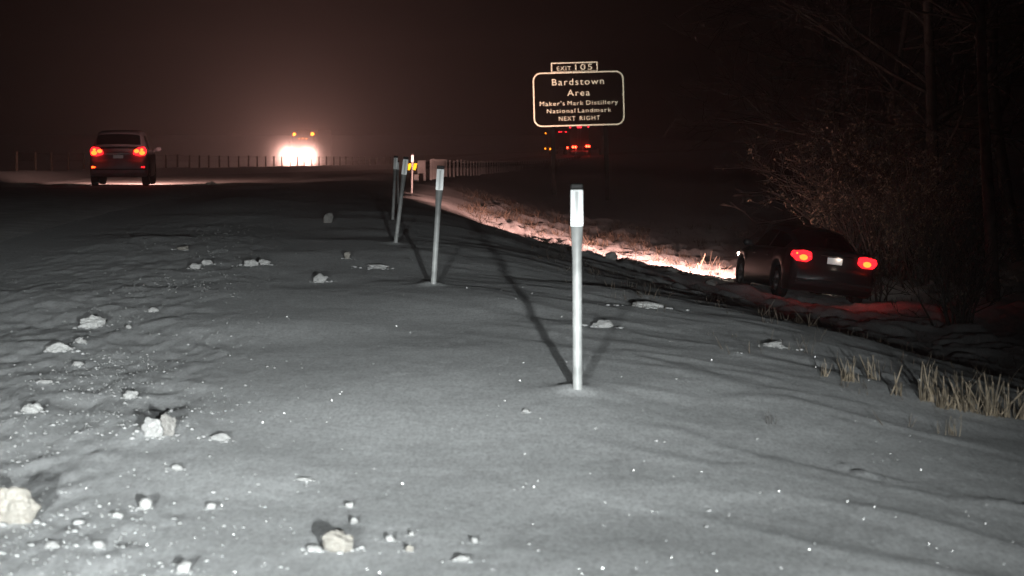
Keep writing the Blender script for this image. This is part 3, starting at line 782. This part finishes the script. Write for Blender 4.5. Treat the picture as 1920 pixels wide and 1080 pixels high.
def text(body, cx, z, size, parent, bold=0.012, sp=1.12):
    cu = bpy.data.curves.new('t', 'FONT'); cu.body = body; cu.size = size; cu.align_x = 'CENTER'; cu.align_y = 'BOTTOM_BASELINE'
    cu.space_character = sp; cu.space_word = 1.1; cu.extrude = .004; cu.offset = bold * size; cu.resolution_u = 3
    o = bpy.data.objects.new('t', cu); COL.objects.link(o)
    dg = bpy.context.evaluated_depsgraph_get(); me = bpy.data.meshes.new_from_object(o.evaluated_get(dg))
    bpy.data.objects.remove(o)
    me.materials.clear(); me.materials.append(M['sign_ink'])
    t = link('lettering', me, parent, (cx, -.008, z)); t.rotation_euler = (math.pi / 2, 0, 0)
    return t, me
def fit(body, cxpx, x0, x1, ybase, caph, parent, bold=.001):
    size = caph * q / 0.70
    t, me = text(body, (cxpx - 1090) * q, zz(ybase), size, parent, bold, 1.22)
    xsv = [v.co.x for v in me.vertices]; wid = max(xsv) - min(xsv); want = (x1 - x0) * q
    mid = (max(xsv) + min(xsv)) / 2
    for v in me.vertices: v.co.x = (v.co.x - mid) * want / wid
fit('EXIT', 1064, 1051, 1077, 131.5, 7.5, tab)
fit('105', 1101, 1085, 1117, 131.5, 11, tab)
fit('Bardstown', 1089.5, 1041, 1138, 159.2, 12.2, panel)
fit('Area', 1090, 1069, 1111, 179.6, 11.8, panel)
for (wd_, a_, b_, y_, c_) in (("Maker's", 1017, 1063.7, 197, 8.2), ('Mark', 1069, 1098.5, 197, 8.2), ('Distillery', 1104, 1163, 197, 8.2), ('National', 1030, 1083, 211, 8.0),
                              ('Landmark', 1088, 1150.5, 211, 8.0), ('NEXT', 1052, 1083, 225.4, 7.8), ('RIGHT', 1091, 1129, 225.4, 7.8)):
    fit(wd_, (a_ + b_) / 2, a_, b_, y_, c_, panel)
for xp in (1040, 1139):
    m = MB(); x0 = (xp - 1090) * q
    m.box(x0 - .12, x0 + .12, .062, .078, -.6, top - .1); m.box(x0 - .12, x0 + .12, .27, .286, -.6, top - .1); m.box(x0 - .01, x0 + .01, .078, .27, -.6, top - .1)
    m.build('sign_post', 'black_paint', sgn_root)

# ------------------------------------------------------------------ guard rail with its end terminal
gy = [120.0]
while gy[-1] < 352: gy.append(gy[-1] + 3.81)
def gpos(y):
    u = np.interp(y, [120, 150, 190, 300, 360], [-.35, -.1, .3, -.2, -.6]); x = float(xs(y) + u); return x, y, tz(x, y)
gx, gyy, gz = gpos(120.0)
rail = empty('guard_rail', (gx, gyy, gz)); tag(rail, 'long steel guard rail curving away to the right towards the sign', 'guard rail')
bx_ = MB(); bx_.box(-.05, .05, -.08, .08, -.35, .88); blk = None
for i, y in enumerate(gy[1:-1]):
    x, y, z = gpos(y)
    if blk is None:
        o = bx_.build('rail_post', 'galv', rail); blk = o.data
    else: o = link('rail_post', blk, rail)
    o.location = (x + .16 - gx, y - gyy, z - gz)
prof = [(.0, .46), (-.08, .48), (-.08, .55), (-.012, .60), (-.012, .64), (-.08, .69), (-.08, .76), (.0, .78)]
ya = np.array(gy)
P = np.array([[(gpos(y)[0] - gx + px_, y - gyy, float(base(y)) - .12 * 1 + (gpos(y)[2] - gz) * 0 + (gpos(y)[2]) - float(base(y)) + .12 - gz + pz_) for (px_, pz_) in prof] for y in ya])
rb = grid_mesh('rail_beam', P, 'rail_dark', rail, smooth=False)
# terminal head, striped marker
m = MB(); m.box(-.28, .06, -.35, -.05, .30, .86, 0, .03); hd = m.build('terminal_head', 'galv', rail)
m = MB(); m.box(-.05, .05, -.06, .06, -.3, .34); m.build('terminal_post', 'galv', rail)
mx, my = px_at(773.5, 114), 114.0
mk = empty('striped_marker', (mx, my, tz(mx, my))); tag(mk, 'yellow and black diagonally striped object marker at the guard rail end', 'road sign')
mz = pz_at(312.5, 114) - mk.location.z; hw, hh = .20, .24
m = MB(); m.box(-hw, hw, 0, .02, mz - hh, mz + hh, 0, .004); mp = m.build('marker_panel', 'black_paint', mk)
for (c0) in (-.13, .10):
    st = MB(); v = []
    a0, a1 = c0 - .055, c0 + .055
    for yy in (-.006, -.002):
        v += [(max(-hw + .01, a0 - .07), yy, mz - .13), (min(hw - .01, a1 - .03), yy, mz - .13), (min(hw - .01, a1 + .07), yy, mz + .13), (max(-hw + .01, a0 + .03), yy, mz + .13)]
    st.add(v, [(0, 1, 2, 3), (7, 6, 5, 4), (0, 4, 5, 1), (1, 5, 6, 2), (2, 6, 7, 3), (3, 7, 4, 0)]); st.build('stripe', 'yellow_retro', mp)
m = MB(); m.box(.20, .235, .025, .06, -.3, mz + .2); m.build('marker_post', 'galv', mk)
m = MB(); m.box(.05, .25, -.03, .02, mz - .66, mz - .30, 0, .01); m.build('lower_plate', 'galv', mk)

# ------------------------------------------------------------------ far roadside fence
FO = -17.5
fy = list(np.arange(122, 322, 5.0))
fx0, fy0 = float(xs(240.0) + FO), 240.0
fence = empty('roadside_fence', (fx0, fy0, tz(fx0, fy0))); tag(fence, 'long row of dark fence posts with wires along the bank between the carriageways', 'fence')
fz = fence.location.z; pm = MB(); pm.tube([(0, 0, -.3), (0, 0, 0.80)], [.062, .055], 8); pmesh = None
tops = []
for y in fy:
    x = float(xs(y) + FO) + random.uniform(-.05, .05); z = tz(x, y)
    if pmesh is None: o = pm.build('fence_post', 'wood', fence); pmesh = o.data
    else: o = link('fence_post', pmesh, fence)
    o.location = (x - fx0, y - fy0, z - fz); o.rotation_euler = (random.uniform(-.03, .03), random.uniform(-.03, .03), random.uniform(0, 3)); tops.append((x - fx0, y - fy0, z - fz))
for hgt in (.42, .74):
    m = MB(); m.tube([(a, b, c + hgt) for a, b, c in tops], .006, 4); m.build('wire', 'wire', fence)

# ------------------------------------------------------------------ snow chunks
def chunk_mesh(seed, sub=3, rough=.10, planes=9):
    rng = random.Random(seed)
    bm = bmesh.new(); bmesh.ops.create_icosphere(bm, subdivisions=sub, radius=1.0)
    pl = []
    for i in range(planes):
        d = Vector((rng.gauss(0, 1), rng.gauss(0, 1), rng.gauss(0, 1))).normalized(); pl.append((d, rng.uniform(.55, .95)))
    co = np.array([v.co[:] for v in bm.verts])
    n = fbm(co[:, 0] * 2.3 + seed, co[:, 1] * 2.3 + co[:, 2] * 1.7, 4, seed % 97, .6)
    n2 = fbm(co[:, 1] * 3.1 - seed, co[:, 2] * 3.1 + co[:, 0], 3, seed % 89)
    for i, v in enumerate(bm.verts):
        d = v.co.normalized(); r = 1.0
        for p, h in pl:
            t = d.dot(p)
            if t > .05: r = min(r, h / t)
        v.co = d * (r * (1 + rough * (n[i] + .6 * n2[i])))
    lo = Vector([min(v.co[k] for v in bm.verts) for k in range(3)]); hi = Vector([max(v.co[k] for v in bm.verts) for k in range(3)])
    for v in bm.verts: v.co = Vector([(v.co[k] - (lo[k] + hi[k]) / 2) / (hi[k] - lo[k]) for k in range(3)])
    me = bpy.data.meshes.new('snow_chunk'); bm.to_mesh(me); bm.free()
    me.polygons.foreach_set('use_smooth', [True] * len(me.polygons))
    return me
CH = [ # px, base py, width px, height px, material, label
 (26, 985, 96, 74, 'clod_tan', 'large tan stained snow chunk cut off by the left picture edge'),
 (632, 1036, 62, 42, 'clod_tan', 'rounded cream snow chunk alone at the bottom centre left'),
 (284, 822, 48, 40, 'clod', 'jagged white snow chunk, left piece of the broken pair'),
 (310, 818, 40, 46, 'clod_dirty', 'taller dirty right piece of the broken snow chunk pair'),
 (172, 617, 52, 27, 'clod', 'blocky square snow chunk with a dark shadow behind it'),
 (241, 618, 13, 9, 'clod', 'tiny snow chunk just right of the blocky square one'),
 (108, 662, 54, 20, 'clod', 'long low rounded snow chunk on the churned strip'),
 (150, 645, 22, 13, 'clod', 'small snow chunk touching the upper right of the long low one'),
 (245, 750, 32, 16, 'clod', 'smooth oval snow chunk above the broken pair'),
 (57, 776, 40, 20, 'clod', 'flat oval snow chunk near the left edge above the tan one'),
 (600, 531, 30, 18, 'clod', 'snow chunk left of the second marker post'),
 (615, 419, 20, 20, 'clod_dirty', 'upright grey snow chunk farthest up the verge'),
 (651, 487, 17, 15, 'clod_tan', 'small tan snow chunk between the far grey chunk and the second post'),
 (286, 586, 22, 9, 'clod', 'small rounded snow chunk right above the blocky square one'),
 (412, 828, 38, 15, 'clod', 'ragged flat snow chunk right of the broken pair'),
 (332, 884, 22, 12, 'clod', 'small bright oval snow chunk below the broken pair'),
 (708, 505, 46, 9, 'clod', 'thin curved plate of snow crust left of the second post base'),
 (470, 500, 34, 14, 'clod', 'left lump of the snow cluster in the dim middle distance'),
 (496, 498, 24, 12, 'clod', 'right lump of the snow cluster in the dim middle distance'),
 (366, 506, 26, 12, 'clod', 'left lump of the snow cluster near the tyre marks'),
 (388, 498, 24, 11, 'clod', 'right lump of the snow cluster near the tyre marks'),
 (341, 470, 24, 9, 'clod_tan', 'flat tan snow chunk above the cluster near the tyre marks'),
 (398, 350, 26, 10, 'clod_dirty', 'dark snow chunk silhouetted on the lit road edge'),
 (986, 776, 15, 8, 'clod', 'lone small snow chunk left below the nearest post'),
 (83, 721, 30, 8, 'clod', 'thin flat snow chunk left of the smooth oval one'),
 (146, 687, 22, 9, 'clod', 'oval snow chunk below the long low one'),
 (185, 1029, 24, 15, 'clod', 'blurred white snow chunk on the lower left, right one of a pair'),
 (98, 1029, 30, 13, 'clod', 'blurred oval snow chunk on the lower left, left one of a pair'),
 (272, 957, 32, 24, 'clod', 'pale square snow chunk in the blurred lower left'),
 (395, 957, 20, 13, 'clod', 'small snow chunk right of the pale square one'),
 (220, 972, 24, 11, 'clod', 'flat snow chunk left of the pale square one'),
 (655, 953, 17, 10, 'clod', 'upper of two small snow chunks above the cream one'),
 (664, 984, 15, 13, 'clod', 'lower of two small snow chunks above the cream one'),
 (588, 1036, 28, 12, 'clod', 'flat snow chunk touching the left side of the cream one'),
 (730, 1016, 20, 13, 'clod', 'snow chunk just right of the cream one'),
 (767, 1036, 18, 13, 'clod_tan', 'small tan snow chunk right of the cream one, lowest of three'),
 (771, 1006, 11, 9, 'clod', 'smallest of three snow chunks right of the cream one'),
 (345, 1076, 30, 24, 'clod', 'blurred snow chunk at the bottom edge below the pale square one'),
 (866, 1056, 32, 13, 'clod', 'flat pale snow chunk at the bottom centre'),
 (890, 1020, 16, 11, 'clod', 'small snow chunk above the flat pale one at the bottom centre'),
 (574, 904, 36, 7, 'clod', 'thin crust sliver lying alone above the cream chunk'),
 (1132, 616, 46, 15, 'clod', 'smooth pale snow mound right of the nearest post'),
 (1450, 652, 44, 11, 'clod', 'low snow mound on the dark slope left of the stalks'),
 (1215, 578, 60, 12, 'clod', 'broad low snow mound in front of the lit ditch'),
 (1145, 480, 26, 16, 'clod_dirty', 'dark snow lump silhouetted against the lit ditch'),
 (1335, 527, 24, 12, 'clod_dirty', 'dark snow lump just left of the sedan nose'),
 (1262, 503, 22, 10, 'clod_dirty', 'small dark snow lump midway along the lit ditch edge'),
]
CHP = []
for i, (px, py, wp, hp, mm, lab) in enumerate(CH):
    x, y, z = ground_at(px, py - 1 + (9 if 'silhouetted against' in lab or 'lit ditch edge' in lab or 'sedan nose' in lab else 0))
    w_ = wp * y / FPX; h_ = hp * y / FPX * 1.18
    me = chunk_mesh(100 + 13 * i, 4 if wp > 35 else 3, .24 if wp < 55 else .19); me.materials.append(M[mm])
    o = link('snow_chunk', me, None, (x, y + w_ * .3, z + h_ * .30)); o.scale = (w_, w_ * random.uniform(.7, 1.0) if wp < 80 else w_ * .6, h_)
    o.rotation_euler = (0, 0, 0.15 if wp > 55 else (random.uniform(-.5, .5) if hp / wp < .6 else random.uniform(0, 6)))
    tag(o, lab, 'snow chunk', 'broken snow chunks on the verge')
    CHP.append((x, y, w_))

# small crumbs nobody could count
ico = bmesh.new(); bmesh.ops.create_icosphere(ico, subdivisions=1, radius=1.0); ico.verts.index_update()
IV = np.array([v.co[:] for v in ico.verts]); IF = np.array([[v.index for v in f.verts] for f in ico.faces]); ico.free()
rng = np.random.default_rng(5)
def scatter(name, X, Y, Rr, matn, label, cat, sink=.3, flat=.75, jit=.25):
    n = len(X); Z = terrain(X, Y)
    V = IV[None] * (1 + jit * rng.normal(0, 1, (n, len(IV), 1)).clip(-1.6, 1.6) * .6)
    ang = rng.uniform(0, 6.28, n); ca, sa = np.cos(ang), np.sin(ang)
    el = rng.uniform(.7, 1.5, n)
    vx = V[:, :, 0] * el[:, None]; vy = V[:, :, 1]
    VX = vx * ca[:, None] - vy * sa[:, None]; VY = vx * sa[:, None] + vy * ca[:, None]
    V = np.stack([VX * Rr[:, None] + X[:, None], VY * Rr[:, None] + Y[:, None], V[:, :, 2] * Rr[:, None] * flat + (Z + Rr * (1 - sink) * flat)[:, None]], -1)
    F = IF[None] + (np.arange(n) * len(IV))[:, None, None]
    o = raw_mesh(name, V.reshape(-1, 3), F.reshape(-1, 3), matn, None, True)
    tag(o, label, cat, kind='stuff'); return o
n = 24000
yy = 8 * (60 / 8) ** rng.uniform(0, 1, n) ** 1.1
uu = -2.45 + rng.normal(0, 1.0, n) * np.where(rng.uniform(0, 1, n) < .5, .35, 1.5)
uu = np.where(uu > -1.45, -3.3 - uu * .6, uu)
xx = xs(yy) + uu
dens = fbm(xx * 1.2, yy * .5, 3, 70); keep = (dens > rng.uniform(-.75, .9, n)) & (rng.uniform(0, 1, n) < np.interp(yy, [8, 12, 16], [.6, .85, 1])) & (np.abs(xx / (yy + 1)) < .23) & (uu > -4.8)
xx, yy = xx[keep], yy[keep]
rr_ = .0010 + .0021 * rng.exponential(1.0, len(xx)).clip(0, 4.5)
for (cx_, cy_, cw_) in CHP:                                  # debris that broke off each chunk
    if cy_ > 40: continue
    k_ = 14; an = rng.uniform(0, 6.28, k_); rd0 = cw_ * (.42 + .35 * rng.exponential(1.0, k_).clip(0, 2.5))
    xx = np.concatenate([xx, cx_ + rd0 * np.cos(an)]); yy = np.concatenate([yy, cy_ + cw_ * .3 + rd0 * np.sin(an)])
    rr_ = np.concatenate([rr_, (cw_ * rng.uniform(.03, .13, k_)).clip(.002, .02)])
scatter('snow_crumbs', xx, yy, rr_, 'crumb', 'countless small snow crumbs thrown along the churned strip', 'snow crumbs', .5, .5)
n = 420
yy = 8 * (45 / 8) ** rng.uniform(0, 1, n); xx = yy * rng.uniform(-.2, .2, n); keep = xx - xs(yy) < 2
xx, yy = xx[keep], yy[keep]
scatter('scattered_snow_grains', xx, yy, .0018 + .0028 * rng.exponential(.8, len(xx)).clip(0, 3), 'crumb', 'sparse loose snow grains over the smooth verge', 'snow grains', .4, .55)
n = 300
yy = 8.2 * (34 / 8.2) ** rng.uniform(0, 1, n) ** 1.3; xx = yy * rng.uniform(-.19, .19, n)
scatter('ice_glints', xx, yy, .0007 + .0019 * rng.uniform(0, 1, n) ** 2.5, 'ice', 'tiny glittering ice crystals on the snow surface', 'ice crystals', -.1, 1.0, .1)

# ------------------------------------------------------------------ dry stalks and grass
def blades(name, pts, matn, label=None, cat=None, group=None, kind=None, base_loc=None, parent=None):
    """pts: list of (root vec, tip vec, width)"""
    V = []; F = []
    for (a, b, w) in pts:
        a = Vector(a); b = Vector(b); t = (b - a)
        sd = t.cross(Vector((random.gauss(0, 1), random.gauss(0, 1), .1))).normalized(); s2 = t.cross(sd).normalized()
        o = len(V); m = a + t * .55 + Vector((random.gauss(0, .04), random.gauss(0, .04), 0)) * t.length
        for (c, k) in ((a, 1.0), (m, .85), (b, .45)):
            for an in (0, 2.09, 4.19): V.append(c + (sd * math.cos(an) + s2 * math.sin(an)) * w * k * .5)
        for i in (0, 3):
            for j in range(3): F.append((o + i + j, o + i + (j + 1) % 3, o + i + 3 + (j + 1) % 3, o + i + 3 + j))
        F.append((o + 8, o + 7, o + 6, o + 6))
    F = [q if len(set(q)) == 4 else (q[0], q[1], q[2], q[2]) for q in F]
    me = bpy.data.meshes.new(name); me.from_pydata([v[:] for v in V], [], [tuple(dict.fromkeys(q)) for q in F]); me.materials.append(M[matn]); me.update()
    o = link(name, me, parent, base_loc)
    if label: tag(o, label, cat, group, kind)
    return o
CL = [ # px, py, spread px, height px, number, label
 (1545, 706, 14, 30, 7, 'small dry stalk clump farthest left of the stubble'),
 (1596, 716, 34, 38, 22, 'dry stalk clump second from the left of the stubble'),
 (1640, 712, 26, 36, 10, 'sparse dry stalk clump third from the left of the stubble'),
 (1680, 742, 26, 42, 7, 'few leaning dry stalks just left of the dense stubble'),
 (1738, 752, 30, 62, 20, 'tall left end clump of the dense stubble'),
 (1772, 766, 36, 58, 28, 'dense stalk clump second from the left end of the dense stubble'),
 (1808, 770, 36, 56, 28, 'dense stalk clump in the middle of the dense stubble'),
 (1845, 778, 36, 60, 26, 'dense stalk clump right of the middle of the dense stubble'),
 (1880, 782, 34, 52, 22, 'dense stalk clump near the right picture edge'),
 (1914, 786, 30, 46, 16, 'dense stalk clump cut by the right picture edge'),
 (1447, 796, 16, 22, 5, 'dark bent weed stem standing alone in the smooth snow'),
 (1775, 815, 44, 30, 12, 'thin weed tuft below the dense stubble'),
]
for i, (px, py, sp, hp, nst, lab) in enumerate(CL):
    x, y, z = ground_at(px, py); k_ = y / FPX
    pts = []
    for j in range(nst):
        ox = random.uniform(-.5, .5) * sp * k_; oy = random.uniform(-.5, .5) * sp * k_ * 1.2
        h_ = hp * k_ * random.uniform(.3, 1.35); zz_ = tz(x + ox, y + oy) - z
        ln = random.choice((.12, .3, .5)) if i != 9 else .1
        pts.append(((ox, oy, zz_ - .03), (ox + random.gauss(0, ln) * h_, oy + random.gauss(0, ln) * h_, zz_ + h_), random.uniform(.003, .012) if i not in (10, 11) else .004))
    blades('stalk_clump', pts, 'stalk' if i != 10 else 'bark', lab, 'dry stalks', 'cut dry stalks at the verge edge', None, (x, y, z))
# loose dry grass over slope and ditch: one mass
pts = []
def tuft(x, y, n, h, sp, w=.006):
    z = tz(x, y)
    for _ in range(n):
        ox, oy = random.gauss(0, sp), random.gauss(0, sp); hh_ = h * random.uniform(.4, 1.2)
        pts.append(((x + ox, y + oy, z - .06), (x + ox + random.gauss(0, .45) * hh_, y + oy + random.gauss(0, .45) * hh_, z + hh_ * random.uniform(.5, 1)), w * random.uniform(.6, 1.3)))
for _ in range(300):
    y = random.uniform(60, 112); u_ = random.uniform(1.2, 13); x = float(xs(y)) + u_
    tuft(x, y, random.randint(5, 12), random.uniform(.10, .26), .12, .012)
for _ in range(120):
    y = random.uniform(74, 106); u_ = random.uniform(1.4, 8); x = float(xs(y)) + u_
    if fbm(np.array([x * .9]), np.array([y * .42]), 4, 64, .6)[0] < 0.0: continue
    tuft(x, y, random.randint(9, 18), random.uniform(.14, .32), .16, .02)
for _ in range(520):
    y = random.uniform(14, 58); u_ = random.uniform(1.5, 10); x = float(xs(y)) + u_
    if x / y > .2 or (abs(x - sd_x) < 1.2 and y > 56): continue
    tuft(x, y, random.randint(2, 6), random.uniform(.04, .13), .08, .005)
for px in range(1290, 1372, 9):
    x, y, z = ground_at(px, 520 - (1372 - px) * .2); tuft(x, y + random.uniform(-1, 3), 4, random.uniform(.2, .4), .1, .012)
blades('dry_grass', pts, 'grass', 'thin dry grass poking through the snow on slope and ditch', 'grass', None, 'stuff')

# ------------------------------------------------------------------ trees and brush
class Segs:
    def __init__(s): s.a = []
    def grow(s, p, d, r, ln, depth, rng, twist=.35, n=4, droop=0.0, minr=.006):
        k = 4; pts = [p]; rad = [r]
        for i in range(k):
            d = (d + Vector((rng.gauss(0, 1), rng.gauss(0, 1), rng.gauss(0, .6))) * twist * .28 + Vector((0, 0, droop))).normalized()
            pts.append(pts[-1] + d * ln / k); rad.append(max(minr, r * (1 - .55 * (i + 1) / k)))
        s.a.append((pts, rad, depth))
        if depth <= 0: return
        for j in range(n + (1 if depth > 2 else 0)):
            t = rng.uniform(.3, 1.0); i = min(k - 1, int(t * k)); q = pts[i].lerp(pts[i + 1], t * k - i)
            ax = Vector((rng.gauss(0, 1), rng.gauss(0, 1), rng.gauss(0, 1))).normalized()
            nd = (d + ax * rng.uniform(.5, 1.05)).normalized()
            s.grow(q, nd, max(minr, rad[i] * rng.uniform(.42, .62)), ln * rng.uniform(.45, .72), depth - 1, rng, twist, n, droop, minr)
def bare_tree(px, d, h, r, label, m='bark', seed=1, lean=(0, 0), depth=4, zextra=0, low=.25, leafy=0):
    rng = random.Random(seed); x = px_at(px, d); z = tz(x, d)
    root = empty('bare_tree', (x, d, z)); tag(root, label, 'tree', 'roadside trees on the right')
    k = 9; pts = []; rad = []
    p = Vector((0, 0, -.3)); dv = Vector((lean[0], lean[1], 1)).normalized()
    for i in range(k + 1):
        pts.append(p.copy()); rad.append(r * (1 - .85 * i / k) + .012); dv = (dv + Vector((rng.gauss(0, .05), rng.gauss(0, .05), .02))).normalized(); p = p + dv * h / k
    m_ = MB(); m_.tube(pts, rad, 9); m_.build('trunk', m, root, True)
    S = Segs()
    for i in range(26):
        t = rng.uniform(low, 1.0); j = min(k - 1, int(t * k)); q = pts[j].lerp(pts[j + 1], t * k - j)
        an = rng.uniform(0, 6.283); dd = Vector((math.cos(an), math.sin(an), rng.uniform(.0, .9))).normalized()
        S.grow(q, dd, rad[j] * rng.uniform(.3, .5), h * rng.uniform(.14, .30) * (1.25 - t * .6), depth - 1, rng, .5, 3)
    mb = MB()
    for (pp, rd_, dp) in S.a: mb.tube(pp, rd_, 5 if dp > 1 else 3, cap=False)
    mb.build('branches', m, root)
    return root
def brush(px, d, h, wdt, label, seed, leaves=2600, m='bark', nst=16):
    rng = random.Random(seed); x = px_at(px, d); z = tz(x, d)
    root = empty('leafy_shrub', (x, d, z)); tag(root, label, 'shrub', 'brush behind the sedan')
    S = Segs()
    for i in range(nst):
        an = rng.uniform(0, 6.283); rr0 = rng.uniform(0, wdt * .25)
        dd = Vector((math.cos(an) * rng.uniform(.05, .5), math.sin(an) * rng.uniform(.05, .5), 1)).normalized()
        S.grow(Vector((math.cos(an) * rr0, math.sin(an) * rr0, -.15)), dd, rng.uniform(.018, .04), h * rng.uniform(.45, .72), 3, rng, .6, 3, 0.06, .005)
    mb = MB(); tips = []
    for (pp, rd_, dp) in S.a:
        mb.tube(pp, rd_, 5 if dp > 1 else 3, cap=False)
        if dp <= 1: tips += pp[1:]
    mb.build('stems', m, root)
    L = MB()
    for _ in range(leaves):
        q = rng.choice(tips) + Vector((rng.gauss(0, .05), rng.gauss(0, .05), rng.gauss(0, .05)))
        if q.z > .1 and rng.random() < 1.1 - .75 * q.z / h:
            a = Vector((rng.gauss(0, 1), rng.gauss(0, 1), rng.gauss(0, 1))).normalized(); b = a.orthogonal().normalized(); c = a.cross(b); sz = rng.uniform(.018, .045)
            L.add([q - b * sz, q + c * sz * .45, q + b * sz * 1.1, q - c * sz * .45], [(0, 1, 2, 3)])
    if L.v: L.build('leaves', 'leaf', root)
    return root
brush(1665, 67, 4.2, 2.6, 'brown leafy bush rising straight behind the sedan roof', 11, 5200, nst=22)
brush(1604, 68.5, 3.7, 1.5, 'brown leafy bush at the left of the thicket, best lit', 12, 4600, nst=18)
brush(1740, 64, 2.6, 2.4, 'dim brown bush right of the sedan tail', 13, 3000, nst=18)
brush(1800, 63, 2.2, 2.2, 'dark leafless bush between the sedan and the pale trunk', 14, 300, nst=18)
brush(1640, 60.2, 1.1, 1.0, 'low tangle of twigs at the sedan right rear wheel', 15, 150, nst=12)
brush(1800, 50, 1.7, 1.6, 'thin dark weeds under the pale trunk', 16, 60, nst=14)
bare_tree(1865, 58, 13.5, .13, 'pale slender trunk near the right picture edge', 'bark_pale', 21, (-.07, 0), low=.35)
bare_tree(1640, 72, 12.0, .12, 'bare tree whose twigs spread over the sedan', 'bark', 22, (-.05, 0), low=.12)
bare_tree(1745, 68, 14.5, .16, 'tall bare tree between the sedan and the pale trunk', 'bark', 23, (-.12, 0), low=.15)
bare_tree(1570, 88, 13.0, .14, 'bare tree farthest back, left of the thicket', 'bark', 24, (-.04, 0), low=.15)
bare_tree(1915, 72, 15.0, .17, 'dark bare tree at the right picture edge', 'bark', 25, (-.1, 0), low=.2)
